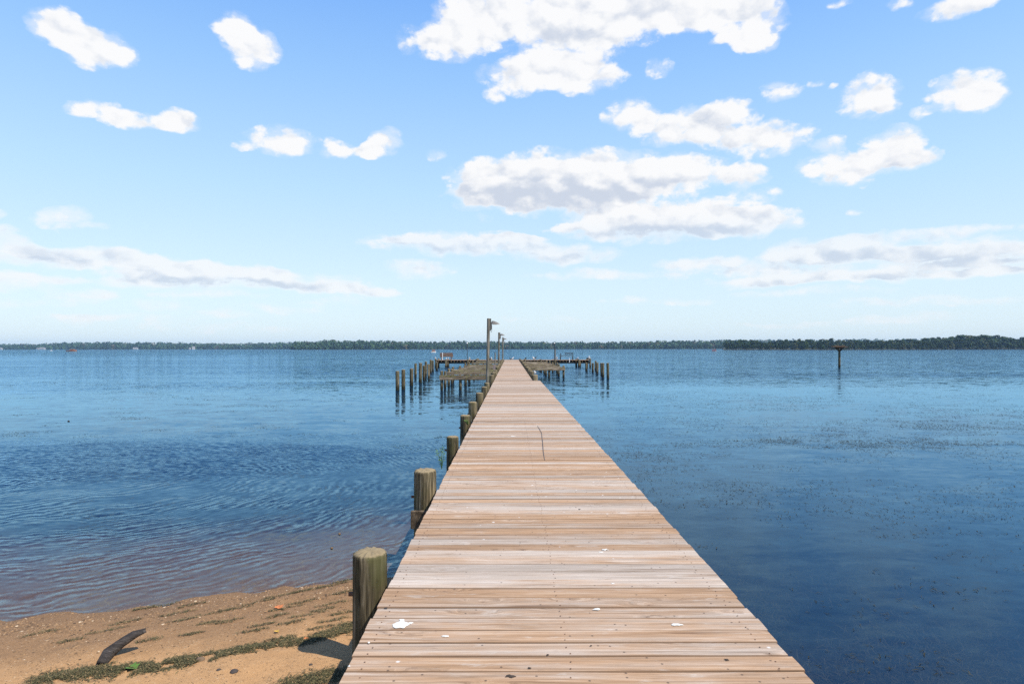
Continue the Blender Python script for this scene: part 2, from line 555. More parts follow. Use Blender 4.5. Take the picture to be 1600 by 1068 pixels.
# ------------------------------------------------------------------ water
def make_water_mat():
    m = bpy.data.materials.new('river_water')
    m.use_nodes = True
    nt = m.node_tree
    nt.nodes.clear()
    t = NT(nt)
    geo = t.n('ShaderNodeNewGeometry')
    p = geo.outputs['Position']
    s = t.n('ShaderNodeSeparateXYZ', {0: p})
    x, y = s.outputs[0], s.outputs[1]
    # wind patches (world-space): calm slicks and choppy water
    band = t.noise(t.vmath('MULTIPLY', p, (.012, .05, 0)), 1.0, 4, .6, .6)
    band2 = t.noise(t.vmath('MULTIPLY', p, (.05, .16, 0)), 1.0, 4, .6, .5)
    farness = t.rng(t.math('ADD', y, t.math('MULTIPLY', t.math('SUBTRACT', band, .5), 60.0)), 28, 62)
    chop = t.math('MULTIPLY', farness, t.rng(t.math('ADD', t.math('MULTIPLY', band, .6), t.math('MULTIPLY', band2, .4)), .36, .62, .42, 1.0))
    # a dark ruffled patch left of the pier, 11 to 17 m out
    px_ = t.math('DIVIDE', t.math('ADD', x, 8.2), 6.2)
    py_ = t.math('DIVIDE', t.math('SUBTRACT', y, 13.6), 2.9)
    pd = t.math('ADD', t.math('ADD', t.math('MULTIPLY', px_, px_), t.math('MULTIPLY', py_, py_)), t.math('MULTIPLY', t.math('SUBTRACT', band2, .5), 1.6))
    patch = t.rng(pd, .3, 1.25, 1, 0)
    leftside = t.rng(x, -1.2, .6, 1, 0)
    nearleft = t.math('MULTIPLY', leftside, t.rng(y, 15, 19, 1, 0))
    amp = t.math('MULTIPLY', chop, .72)
    pamp = t.math('MULTIPLY', patch, t.math('MULTIPLY', leftside, .58))
    amp = t.math('ADD', amp, t.rng(y, 6, 24, .07, .085))
    slick = t.math('MULTIPLY', t.math('MULTIPLY', t.rng(y, 17, 25), t.rng(y, 37, 46, 1, 0)), t.math('MULTIPLY', t.rng(x, 3, 10), t.rng(band2, .3, .55, .5, 1)))
    amp = t.math('MULTIPLY', amp, t.math('SUBTRACT', 1.0, t.math('MULTIPLY', slick, .62)))
    amp = t.math('ADD', amp, t.math('MULTIPLY', nearleft, .03))
    n1 = t.noise(t.vmath('MULTIPLY', p, (4.0, 7.5, 0)), 1.0, 4, .6, .4, 'Color')
    n2 = t.noise(t.vmath('MULTIPLY', p, (.75, 1.6, 0)), 1.0, 3, .6, .4, 'Color')
    sl = t.vmath('ADD', t.vmath('SUBTRACT', n1, (.5, .5, .5)), t.vmath('SUBTRACT', n2, (.5, .5, .5)))
    n3 = t.noise(t.vmath('MULTIPLY', p, (7.5, 13, 0)), 1.0, 3, .6, .5, 'Color')
    n3 = t.vmath('ADD', t.vmath('SUBTRACT', n3, (.5, .5, .5)), (0, -.11, 0))
    sl = t.vmath('MULTIPLY', sl, t.n('ShaderNodeCombineXYZ', {0: amp, 1: t.math('MULTIPLY', amp, 1.5), 2: 0.0}).outputs[0])

    sl = t.vmath('ADD', sl, t.vmath('MULTIPLY', n3, t.n('ShaderNodeCombineXYZ', {0: pamp, 1: pamp, 2: 0.0}).outputs[0]))

    # ring ripples spreading from a point left of the pier
    def rings(cx, cy, lam, dist, seed):
        dx = t.math('SUBTRACT', x, cx); dy = t.math('SUBTRACT', y, cy)
        w = t.noise(t.vmath('ADD', p, (seed, seed, 0)), .6, 6, .62)
        r = t.math('SQRT', t.math('ADD', t.math('MULTIPLY', dx, dx), t.math('MULTIPLY', dy, dy)))
        ph = t.math('MULTIPLY', t.math('ADD', r, t.math('MULTIPLY', w, dist)), 2 * math.pi / lam)
        sn = t.math('SINE', ph)
        inv = t.math('DIVIDE', sn, t.math('MAXIMUM', r, .5))
        return t.n('ShaderNodeCombineXYZ', {0: t.math('MULTIPLY', dx, inv), 1: t.math('MULTIPLY', dy, inv), 2: 0.0}).outputs[0], r
    v1, r1 = rings(-6.4, 10.6, .125, 1.1, 4.0)
    v2, r2 = rings(-9.5, 12.5, .21, 1.6, 9.0)
    patchy = t.rng(t.noise(t.vmath('MULTIPLY', p, (.6, .9, 0)), 1.0, 5, .65), .36, .64, .1, 1)
    env = t.math('MULTIPLY', t.math('MULTIPLY', nearleft, t.rng(r1, .8, 2.2)), t.math('MULTIPLY', patchy, .12))
    sl = t.vmath('ADD', sl, t.vmath('MULTIPLY', v1, t.n('ShaderNodeCombineXYZ', {0: env, 1: env, 2: 0.0}).outputs[0]))
    env2 = t.math('MULTIPLY', nearleft, t.math('MULTIPLY', patchy, .085))
    sl = t.vmath('ADD', sl, t.vmath('MULTIPLY', v2, t.n('ShaderNodeCombineXYZ', {0: env2, 1: env2, 2: 0.0}).outputs[0]))
    nrm = t.vmath('NORMALIZE', t.vmath('ADD', sl, (0, 0, 1)))
    dep = t.n('ShaderNodeAttribute', attribute_name='depth').outputs['Fac']
    clear = t.math('POWER', 2.718, t.math('MULTIPLY', dep, -1.25))
    fr = t.n('ShaderNodeFresnel', {'IOR': 1.34, 'Normal': nrm}).outputs[0]
    gl = t.n('ShaderNodeBsdfGlossy', {'Color': (.46, .77, 1.0), 'Roughness': t.math('ADD', .035, t.math('MULTIPLY', t.rng(y, 6, 26, .12, .015), t.rng(x, .3, 2.0))), 'Normal': nrm})
    tr = t.n('ShaderNodeBsdfTransparent', {'Color': (.84, .86, .82)})
    df = t.n('ShaderNodeBsdfDiffuse', {'Color': (.002, .02, .06), 'Normal': (0, 0, 1)})
    for l in list(df.inputs['Normal'].links): nt.links.remove(l)
    up = t.n('ShaderNodeMixShader', {0: t.rng(clear, 0, 1, .97, .04, False), 1: tr.outputs[0], 2: df.outputs[0]})
    ms = t.n('ShaderNodeMixShader', {0: fr, 1: up.outputs[0], 2: gl.outputs[0]})
    out = t.n('ShaderNodeOutputMaterial', {0: ms.outputs[0]})
    return m


me, V = grid_mesh('water', grade(-10, 10, -4500, 4500, .4, 40), grade(-3, 14, -250, 4600, .3, 44), lambda X, Y: np.full_like(X, WZ), make_water_mat())
dp = np.maximum(0, WZ - height_np(V[:, 0], V[:, 1], np.zeros(len(V))))
a = me.attributes.new('depth', 'FLOAT', 'POINT')
a.data.foreach_set('value', dp.astype(np.float32))
tag(link('water', me), kind='structure', label='broad blue river with ripples and calm slicks', cat='river')


# ------------------------------------------------------------------ pier
END, STEP = 80.3, 29.2
XL, XR, XN = -.776, 1.362, 1.02
pier = thing('pier', 'long wooden pier of weathered cross boards running out over the river', 'pier')
mb = MB()
y = -2.0
i = 0
while y < END:
    pitch = .1448 + random.uniform(-.002, .002)
    w = pitch - random.choice((.003, .004, .005, .006, .007, .009))
    xr = XR if y < STEP else XN
    x0, x1 = XL + random.uniform(-.007, .007), xr + random.uniform(-.008, .008)
    zt = random.uniform(-.003, .001)
    tilt = random.uniform(-.0022, .0022)
    sk = random.uniform(-.0035, .0035)
    nseg = 8 if y < 14 else 2
    col = (random.random(), random.random(), random.random(), 1)
    ch = .0035
    vs, fs = [], []
    ph = random.random() * 100
    for k in range(nseg + 1):
        u = k / nseg
        x = x0 + (x1 - x0) * u
        wob = .0022 * noise.noise((x * 1.3 + ph, ph, 0)) if nseg > 2 else 0
        zz = zt + .003 * noise.noise((x * .9, ph, 3)) if nseg > 2 else zt
        ya, yb = y + sk * u + wob, y + w + sk * u - wob * .5
        pr = [(ya, -.042), (ya, -ch + zz), (ya + ch, zz - tilt), ((ya + yb) / 2, zz + .0012), (yb - ch, zz + tilt), (yb, -ch + zz), (yb, -.042)]
        vs += [(x, a_, b_) for a_, b_ in pr]
    for k in range(nseg):
        for j in range(7):
            j2 = (j + 1) % 7
            fs.append((k * 7 + j, k * 7 + j2, (k + 1) * 7 + j2, (k + 1) * 7 + j))
    fs.append(tuple(range(7)))
    fs.append(tuple(nseg * 7 + j for j in range(7))[::-1])
    mb.add(vs, fs, col)
    y += pitch
deck = mb.build('deck', M['deck'], pier)
# nail heads along the three stringers, part of the deck boards' fixings
mb = MB()
yy = .8
while yy < 13:
    for sx in (-.70, .28, 1.26):
        for dy in (.03, .11):
            mb.splat((sx + random.uniform(-.012, .012), yy + dy, .0022), .0042, 8, .1, .001)
    yy += .1448
tag(mb.build('nail_heads', M['rust'], pier), None, None, None, 'stuff')

for sx in (XL + .045, .28, XR - .06):
    e = END if sx < 1 else STEP
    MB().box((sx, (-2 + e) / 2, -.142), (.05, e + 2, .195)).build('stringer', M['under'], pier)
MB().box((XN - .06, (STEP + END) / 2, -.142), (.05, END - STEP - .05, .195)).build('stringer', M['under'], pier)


def pile_mesh(r, z0, z1, n=20, rings=7, seed=0.0, rough=.06, taper=.06, slope=0.0):
    mb = MB()
    vs, fs = [], []
    zs = [z0 + (z1 - .02 - z0) * (k / (rings - 1)) for k in range(rings)] + [z1]
    prof = [1 + taper * (1 - k / (rings - 1)) for k in range(rings)] + [.965]
    for k, (z, q) in enumerate(zip(zs, prof)):
        for j in range(n):
            a = 2 * math.pi * j / n
            cx, cy = math.cos(a), math.sin(a)
            rr = r * q * (1 + rough * noise.noise((cx * 1.3 + seed, cy * 1.3, z * .5 + seed)) + rough * .8 * noise.noise((cx * (11 if n > 40 else 6) + seed, cy * (11 if n > 40 else 6), z * .5)))
            zz = z + (.008 * noise.noise((cx * 6 + seed, cy * 6, 9)) + .008 * noise.noise((cx * 1.5 + seed, cy, 5)) + slope * cx if k >= rings - 1 else 0)
            vs.append((rr * cx, rr * cy, zz))
    R = len(zs)
    for q, dz in ((.72, .012), (.35, .016)):
        for j in range(n):
            a = 2 * math.pi * j / n
            cx, cy = math.cos(a), math.sin(a)
            vs.append((r * q * cx, r * q * cy, z1 + dz + (.012 * noise.noise((cx * 7 * q + seed, cy * 7 * q, 4))) + slope * cx * q))
    vs.append((0, 0, z1 + .014))
    for k in range(R + 1):
        for j in range(n):
            j2 = (j + 1) % n
            fs.append((k * n + j, k * n + j2, (k + 1) * n + j2, (k + 1) * n + j))
    top = (R + 1) * n
    for j in range(n):
        fs.append((top + j, top + (j + 1) % n, top + n))
    mb.add(vs, fs)
    return mb


# pier piles on the left stand proud of the deck; (x, y, radius, top)
left = [(-.978, 4.35, .117, .085), (-.985, 7.2, .128, .10), (-.975, 10.5, .102, .02), (-.975, 13.45, .108, .06), (-.98, 16.2, .112, .11),
        (-.975, 19.5, .115, .11), (-.975, 23.2, .112, .07), (-.978, 25.9, .112, .07), (-.97, 31.4, .14, .15)]
yy = 34.6
while yy < END - 1:
    left.append((-.975 + random.uniform(-.03, .03), yy, random.uniform(.11, .135), random.uniform(.08, .2)))
    yy += 3.05
for k, (x, y, r, z) in enumerate(left):
    near = k < 4
    o = pile_mesh(r, -2.6, z, 110 if near else 18, 22 if near else 6, seed=k * 3.7, rough=.05).build('pile', M['pile'], pier, smooth=True, loc=(x, y, 0))
# right side: piles under the wide part, proud of the deck along the narrow part
for (x, y, r, z) in left:
    if y < STEP - 1:
        pile_mesh(r, -2.6, -.25, 16, 5, seed=y, rough=.05).build('pile', M['pile'], pier, smooth=True, loc=(1.12, y, 0))
yy = 29.75
while yy < END - .8:
    first = yy < 30
    pile_mesh(.13 if first else .115, -2.6, .235 if first else random.uniform(.13, .24), 18, 6, seed=yy, rough=.05).build('pile', M['pile'], pier, smooth=True, loc=(XN + .135 + random.uniform(-.015, .02), yy, 0))
    yy += 2.3
for (x, y, r, z) in left:
    for dy in (-r - .03, r + .03):
        xr = XR - .08 if y < STEP else XN + .18
        xl = -1.122 if (abs(y - 7.2) < .1 and dy < 0) else -.9
        a, b_ = Vector((xl, y + dy, -.42)), Vector((xr, y + dy, -.42))
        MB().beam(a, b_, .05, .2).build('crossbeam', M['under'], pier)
    mb = MB()
    mb.tube([(x - r - .03, y, -.2), (x - r + .02, y, -.2)], [.016, .016], 8)
    mb.build('bolt', M['rust'], pier)

# droppings and dark marks on the boards
big = on(626, 975, .003)
MB().splat(big, .042, 40, .13).splat(big + Vector((-.005, .052, 0)), .016, 16, .4).splat(big + Vector((.05, .02, 0)), .012, 12, .4).build('bird_dropping', M['dropping'], pier)
for (px, py, r, sx) in [(932, 951, .012, 1.7), (945, 858, .014, 1.5), (938, 862, .009, 2), (694, 993, .008, 2.6), (576, 1003, .006, 1), (801, 681, .03, 1.5), (1058, 975, .011, 2.8), (957, 911, .007, 1.6), (545, 1040, .006, 1)]:
    MB().splat(on(px, py, .003), r, 18, .45, sx=sx).build('bird_dropping', M['dropping'], pier)
for (px, py, r, sx) in [(796, 1056, .014, 1.5), (827, 1043, .006, 1.3), (855, 1022, .004, 1.2), (923, 1008, .004, 1), (1135, 1030, .007, 1.4), (603, 949, .006, 1.8), (865, 717, .008, 1.2), (905, 795, .006, 1.6)]:
    if r: MB().splat(on(px, py, .003), r, 16, .5, sx=sx).build('dark_mark', M['stain'], pier)

# the long thin strand lying on the boards
pts = [on(840, 665, .008), on(846, 675, .008), on(848, 690, .008), on(849, 705, .008), on(851, 718, .008)]
mb = MB(); mb.tube(pts, [.003, .0045, .005, .0045, .003], 6)
tag(mb.build('strand', M['cord']), 'long thin dark strand lying along the pier boards', 'strand')


# ------------------------------------------------------------------ lamp posts along the pier
def lamp_post(x, y, h, lean, label):
    L_ = thing('lamp_post', label, 'lamp post', (x, y, 0), group='wooden lamp posts along the pier')
    n = 14
    mb = MB(); zs = [-2.6, -.9, 0, 1, 2, h - .02, h]
    mb.tube([(lean * (z / h), 0, z) for z in zs], [.085, .082, .078, .074, .07, .068, .055], n)
    mb.build('post', M['post'], L_, smooth=False)
    b = MB(); b.box((lean + .092, 0, h - .29), (.05, .1, .56), bev=.008); b.box((lean + .13, 0, h - .34), (.03, .07, .34), bev=.006)
    b.build('mounting_board', M['box_grey'], L_)
    b = MB(); b.tube([(lean + .1, 0, h - .6), (lean + .125, 0, h - .66), (lean + .15, 0, h - .58), (lean + .15, 0, h - .3)], [.008] * 4, 6)
    b.build('cable', M['dark_metal'], L_)
    s = MB()
    # wedge-shaped hood: deep at the post, thin at the tip
    st = [(.14, .045, -.1, .04), (.2, .07, -.1, .055), (.3, .085, -.1, .03), (.42, .075, -.1, -.025), (.5, .04, -.1, -.075)]
    vs = []
    for (xx, w, lo, hi) in st:
        vs += [(lean + xx, -w, h - .17 + lo), (lean + xx, -w * .8, h - .17 + hi), (lean + xx, w * .8, h - .17 + hi), (lean + xx, w, h - .17 + lo)]
    fs = [(k * 4 + j, k * 4 + (j + 1) % 4, (k + 1) * 4 + (j + 1) % 4, (k + 1) * 4 + j) for k in range(4) for j in range(4)] + [(0, 1, 2, 3), (19, 18, 17, 16)]
    s.add(vs, fs)
    sh = s.build('lamp_hood', M['shade_metal'], L_)
    MB().box((lean + .3, 0, h - .275), (.2, .1, .02), bev=.008).build('lens', M['white'], sh)
    return L_


p = lamp_post(-1.06, 28.6, 2.87, .05, 'tallest looking weathered lamp post, nearest one beside the pier')
lamp_post(-1.03, 53.7, 2.87, .02, 'middle weathered lamp post, second along the left side of the pier')
lamp_post(-.98, 77.0, 2.87, .0, 'farthest weathered lamp post where the pier meets its cross head')
mb = MB(); mb.tube([(0, 0, -2.4), (0, 0, -.1), (0, 0, 1.19)], [.05, .045, .04], 10)
po = thing('service_post', 'short thin wooden post beside the pier between two lamp posts', 'post', (-1.16, 46.6, 0))
mb.build('post', M['post'], po)
MB().box((-.06, 0, .1), (.16, .12, .36), bev=.01).build('outlet_box', simple('pinkish_grey_box', (.27, .21, .2), .7), po)

# ------------------------------------------------------------------ open slip frames
LF = 'open timber slip frame of weathered beams left of the pier'


def slip_frame(y, x0, x1, ptop, label, group, zt=.0, drop=.27):
    s = thing('slip_frame', label, 'slip frame', (0, y, 0), group=group)
    tip = x0 if abs(x0) > abs(x1) else x1
    sg = 1 if tip > 0 else -1
    r = .085
    for dy in (-r - .035, r + .035):
        z = zt + random.uniform(-.05, .04)
        b = MB()
        a, c = Vector((min(x0, x1), dy, z - drop / 2)), Vector((max(x0, x1), dy, z - drop / 2 + random.uniform(-.02, .02)))
        b.beam(a, c, .065, drop, bev=.008)
        b.build('beam', M['beam'], s)
    pile_mesh(r, -2.7, ptop, 14, 6, seed=y, rough=.07).build('pile', M['pile'], s, smooth=True, loc=(tip - sg * .12, 0, 0))
    mid = (x0 + x1) / 2
    pile_mesh(r, -2.7, zt - drop - .05 + .12, 12, 5, seed=y + 3, rough=.07).build('pile', M['pile'], s, smooth=True, loc=(mid + .3 * sg, 0, 0))
    return s


G1, G2 = 'open slip frames left of the pier', 'open slip frames right of the pier'
lefts = [36, 40.2, 45, 50.2, 56, 62, 68.5, 74.5]
for k, yy in enumerate(lefts):
    lab = ('nearest open timber slip frame left of the pier, its beam lowest and longest', 'second open timber slip frame left of the pier')[k] if k < 2 else \
        ('open timber slip frame with weathered beam, ' + ['third', 'fourth', 'fifth', 'sixth', 'seventh', 'farthest'][k - 2] + ' from shore left of the pier')
    slip_frame(yy, -4.15 - random.uniform(-.08, .15), -1.1, random.uniform(.1, .24), lab, G1, zt=-.03 if k == 0 else random.uniform(-.06, .03), drop=.26 if k == 0 else .17)
rights = [50.6, 54.2, 58.0, 62.5, 67.5, 73]
for k, yy in enumerate(rights):
    lab = 'open timber slip frame right of the pier, ' + ['nearest one with yellowish beam', 'second one from shore', 'third one from shore', 'fourth one from shore', 'fifth one from shore', 'farthest one by the cross head'][k]
    slip_frame(yy, 1.2, 4.35 + random.uniform(-.1, .1), random.uniform(.05, .2), lab, G2, zt=-.03, drop=.25 if k == 0 else .17)
for k, yy in enumerate((38.2, 42.6)):
    o = pile_mesh(.08, -2.7, .1, 12, 5, seed=yy).build('mooring_pile', M['pile'], None, smooth=True, loc=(-4.0, yy, 0))
    tag(o, ('thin pile in the water just behind the nearest left slip frame', 'thin pile in the water behind the second left slip frame')[k], 'pile', 'free standing mooring piles')

# ------------------------------------------------------------------ free-standing mooring piles
lp = [(620.9, 579.8, 609.4), (630.2, 577.4, 608.3), (643, 575.7, 602.3), (649.2, 567.9, 589.3), (657, 567, 597.6), (662.5, 571, 594), (665.3, 564.8, 588), (669.6, 569, 591.6),
      (673, 562, 582.6), (676.2, 563, 580.5), (682.7, 565.5, 578.6)]
rp = [(916, 566.5, 579.5), (926.2, 567, 581.5), (930.7, 563.6, 578.2), (933.3, 566.5, 584), (939.6, 567, 586), (942.2, 567, 590), (949.5, 567, 591.5)]
ordl = ['outermost and nearest pile on the left', 'second pile from the left', 'third pile from the left', 'fourth pile from the left, short and far', 'fifth pile from the left, thick', 'sixth pile from the left, leaning over others',
        'seventh pile from the left', 'eighth pile from the left', 'ninth pile from the left, near the cross head', 'tenth pile from the left, near the cross head', 'last pile of the left line, under the cross head']
ordr = ['first rusty pile right of the pier, in front of the cross head', 'second rusty pile of the right line', 'tall far pile of the right line', 'fourth pile of the right line, orange stained',
        'fifth pile of the right line, left of a touching pair', 'sixth pile of the right line, right of a touching pair', 'outermost pile on the right standing alone']
for lst, names, grp in ((lp, ordl, 'mooring piles left of the pier'), (rp, ordr, 'mooring piles right of the pier')):
    for k, (px, pt, pb) in enumerate(lst):
        b = on(px, pb, WZ)
        r = random.uniform(.095, .115)
        top = CAM - (pt - hor(px)) / F * b.y
        o = pile_mesh(r, -3.0, top, 16, 7, seed=px, rough=.07, taper=.1).build('mooring_pile', M['pile'], None, smooth=True, loc=(b.x, b.y, 0))
        o.rotation_euler = (random.uniform(-.02, .02), random.uniform(-.02, .02), 0)
        tag(o, names[k] + ' in open water', 'pile', grp)

# ------------------------------------------------------------------ cross head at the end
H0, H1 = END + .02, END + 2.9
hx0, hx1 = -9.75, 10.3
head = thing('end_platform', 'long cross head deck on piles closing the far end of the pier', 'platform', (0, 0, 0))
mb = MB()
y = H0
while y < H1:
    mb.box(((hx0 + hx1) / 2 + random.uniform(-.03, .03), y + .07, -.02 + random.uniform(-.003, .003)), (hx1 - hx0, .138, .04), bev=.004)
    y += .145
mb.build('deck', M['deck'], head)
mb = MB()
x = hx0 + .06
while x < hx1:
    mb.box((x + random.uniform(-.02, .02), (H0 + H1) / 2, -.142), (.05, H1 - H0 - .03 + random.uniform(-.02, .02), .2))
    x += .41
mb.build('joists', M['joist'], head)
for yy in (H0 + .4, H1 - .45):
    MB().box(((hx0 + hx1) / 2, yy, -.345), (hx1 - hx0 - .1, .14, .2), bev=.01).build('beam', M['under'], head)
MB().box(((hx0 + hx1) / 2, H1 - .1, -.142), (hx1 - hx0 - .02, .04, .198)).build('gap_shade_board', M['under'], head)  # unseen board at the back, added to darken the gaps between joists
for px in (681.5, 697.2, 731, 745, 766, 820, 845, 866.5, 903.8, 921.5):
    X = (px - VX) / F * (END + .3)
    for yy in (H0 - .14, H1 + .14):
        pile_mesh(.12, -3, .16 if px in (745, 681.5, 921.5) else .06, 14, 5, seed=px).build('pile', M['pile'], head, smooth=True, loc=(X, yy, 0))
    if px in (697.2, 903.8):
        pile_mesh(.12, -3, -.1, 14, 5, seed=px + 1).build('pile', M['pile'], head, smooth=True, loc=(X + .2, H0 + .15, 0))


def bench():
    b = thing('bench', 'brown slatted bench with broad back on the left end of the cross head', 'bench', (at(697.3, 562, END + 1).x, END + 1.1, 0))
    mb = MB()
    for k in range(3):
        mb.box((0, 0, .5 + k * .175), (1.66, .035, .165), bev=.006)
    mb.build('backrest', M['bench'], b)
    mb = MB()
    for k in range(3):
        mb.box((0, .12 + k * .15, .43), (1.6, .14, .035), bev=.006)
    mb.build('seat', M['bench'], b)
    for sx in (-.6, .6):
        for sy in (.03, .42):
            MB().box((sx, sy, .21), (.09, .07, .40), bev=.006).build('leg', M['bench'], b)
        MB().box((sx * 1.33, .22, .65), (.06, .5, .05), bev=.006).build('armrest', M['bench'], b)
        MB().box((sx * 1.33, .44, .44), (.06, .06, .36), bev=.006).build('arm_support', M['bench'], b)
    return b


bench()


def frame_bench():
    x0 = at(885.7, 562, END + 1.2).x
    b = thing('frame_bench', 'dark open framed bench with crossed back on the right of the cross head', 'bench', (x0, END + 1.2, 0))
    for sx, h in ((-.82, .86), (.78, .9)):
        MB().box((sx, 0, h / 2), (.1, .08, h), bev=.006).build('leg', M['dark_frame'], b)
        MB().box((sx, .45, .22), (.09, .08, .43), bev=.006).build('leg', M['dark_frame'], b)
    MB().box((.22, 0, .87), (1.02, .06, .09), bev=.006).build('top_rail', M['dark_frame'], b)
    MB().box((-.82, .2, .6), (.26, .5, .05), bev=.006).build('armrest', M['dark_frame'], b)
    mb = MB()
    mb.beam((-.75, 0, .5), (-.25, 0, .66), .05, .05)
    mb.beam((-.28, .04, .82), (.2, .04, .52), .04, .05)
    mb.beam((.2, .04, .52), (.7, .04, .8), .04, .05)
    mb.beam((-.28, -.05, .55), (.2, -.05, .8), .04, .05)
    mb.beam((.2, -.05, .8), (.7, -.05, .55), .04, .05)
    mb.build('back_lattice', M['dark_frame'], b)
    MB().box((-.02, .24, .44), (1.5, .44, .04), bev=.006).build('seat', M['post'], b)


frame_bench()


def head_lamp(px, label, thick):
    x = at(px, 560, END + .6).x
    l = thing('pole_lamp', label, 'lamp', (x, END + .6, 0), group='pole lamps on the cross head')
    MB().tube([(0, 0, 0), (0, 0, 2.08)], [.045, .04], 10).build('pole', M['dark_metal'], l)
    MB().tube([(0, 0, 2.08), (0, 0, 2.13), (0, 0, 2.2), (0, 0, 2.25)], [.05, .09, .085, .03], 12).build('lamp_globe', M['white'], l, smooth=True)
    MB().box((0, 0, 1.98), (.13, .13, .1), bev=.02).build('collar', M['dark_metal'], l)
    if thick:
        MB().box((.11, .02, .68), (.11, .11, 1.36), bev=.01).build('support_post', M['post'], l)
    return l


head_lamp(730, 'slim dark pole lamp with white globe on the left half of the cross head', False)
head_lamp(866.4, 'slim dark pole lamp with white globe and wooden post on the right half', True)
for (px, y0, z1, lab) in [(691.4, END + .45, .95, 'thin white pole standing in front of the brown bench'), (889.6, END - .2, .25, 'thin white pole hanging down the front of the right cross head')]:
    mb = MB(); x = at(px, 560, y0).x
    zb = 0 if z1 > .5 else -.32
    mb.tube([(x, y0, zb), (x, y0, z1 - .03), (x, y0, z1)], [.042, .042, .02], 10)
    tag(mb.build('white_pole', M['white']), lab, 'pole')


# ------------------------------------------------------------------ birds
def gull(x, y, z, rz, label, s=1.0, dark=False, grp='gulls resting on the cross head'):
    g = thing('gull' if not dark else 'cormorant', label, 'bird', (x, y, z), rz, grp)
    g.scale = (s, s, s)
    bodym = M['feather_dark'] if dark else M['feather_white']
    mb = MB()
    # tail -> body -> neck -> head, one continuous surface
    mb.tube([(-.25, 0, .13), (-.2, 0, .14), (-.1, 0, .17), (0, 0, .19), (.08, 0, .22), (.12, 0, .28), (.13, 0, .33), (.16, 0, .36), (.19, 0, .37)],
            [.02, .035, .075, .09, .075, .045, .042, .045, .015], 12)
    mb.build('body', bodym, g, smooth=True)
    for sy in (-1, 1):
        w = MB()
        w.tube([(.07, sy * .06, .22), (0, sy * .085, .21), (-.12, sy * .06, .18), (-.28, sy * .015, .155)], [.02, .045, .035, .006], 8, sq=1.3)
        w.build('wing', M['feather_dark'] if dark else M['feather_grey'], g, smooth=True)
        l = MB(); l.tube([(.0, sy * .035, .13), (.01, sy * .035, 0)], [.007, .006], 6); l.box((.025, sy * .035, .004), (.06, .045, .008))
        l.build('leg', M['bill'], g)
    b = MB(); b.tube([(.185, 0, .365), (.22, 0, .36), (.25, 0, .345)], [.013, .011, .004], 8)
    b.build('bill', M['bill'], g)
    return g


bl = [(680.2, .8, -1.4, 1.0, 'gull at the far left end of the cross head'), (697.6, .15, -1.9, .85, 'left gull of the pair below the brown bench'), (700.2, .2, -1.2, .9, 'right gull of the pair below the brown bench'),
      (733.6, .3, -1.5, .95, 'gull just right of the left pole lamp'), (767.8, .5, -1.6, 1.0, 'gull behind the nearest lamp post'), (800.6, .5, -.4, 1.0, 'gull at the very end of the pier boards'),
      (834, .4, -2.3, 1.15, 'gull beside the dark bird right of the pier end'), (869.6, .2, -1.5, 1.2, 'gull just right of the right pole lamp'), (902.4, .8, -1.3, .95, 'gull right of the dark framed bench'),
      (920.6, .6, -1.8, 1.3, 'large gull near the right end of the cross head')]
for px, dy, rz, s, lab in bl:
    gull(at(px, 560, END + dy).x, END + dy, .003, rz, 'white and grey ' + lab, s)
for px, dy, rz, s, lab in [(798.0, .9, 2.8, .8, 'small black bird beside the gull at the pier end'), (821.3, .6, -1.2, 1.0, 'black bird standing alone right of the pier end'), (835.6, .7, -.6, 1.15, 'black bird close behind a gull on the right'),
                           (765.3, .7, 2.6, .9, 'black bird behind the nearest lamp post'), (918.6, .7, 2.9, .9, 'black bird beside the large gull at the right end'), (902.0, .5, -2.9, .6, 'small black bird right of the dark framed bench')]:
    gull(at(px, 560, END + dy).x, END + dy, .003, rz, lab, s, True, 'dark birds on the cross head')
gull(XN + .135, 29.75, .25, -2.0, 'small white gull perched on the pile where the pier narrows', .5, False, 'gulls on piles')

# ------------------------------------------------------------------ nest platform on a post
b = on(1311.5, 573.3, WZ)
ne = thing('nest_platform', 'nesting platform with sticks on a single post in open water', 'nest platform', (b.x, b.y, 0))
pile_mesh(.13, -3, 1.28, 16, 8, seed=5, rough=.05, taper=.15).build('post', M['pile'], ne, smooth=True)
mb = MB()
for k in range(7):
    mb.box((.05, -.55 + k * .185, 1.6), (1.5, .17, .05), rz=0, bev=.006)
mb.build('platform', M['bench'], ne)
mb = MB()
for (sx, sy) in ((1, 0), (-1, 0), (0, 1), (0, -1)):
    mb.beam((sx * .1, sy * .1, 1.1), (sx * .5, sy * .5, 1.53), .07, .09)
mb.box((0, 0, 1.535), (1.1, .1, .08)); mb.box((0, 0, 1.452), (.1, 1.1, .08))
mb.build('brace', M['under'], ne)
mb = MB()
for k in range(90):
    a = random.uniform(0, 6.28); r = random.uniform(.15, .85)
    c = Vector((math.cos(a) * r * 1.05, math.sin(a) * r * .6, 1.65 + random.uniform(0, .1)))
    d = Vector((random.uniform(-1, 1), random.uniform(-1, 1), random.uniform(-.15, .2))).normalized() * random.uniform(.15, .45)
    mb.tube([c - d, c + d * .2, c + d], [.012, .012, .006], 5)
mb.build('nest_sticks', M['stick'], ne)


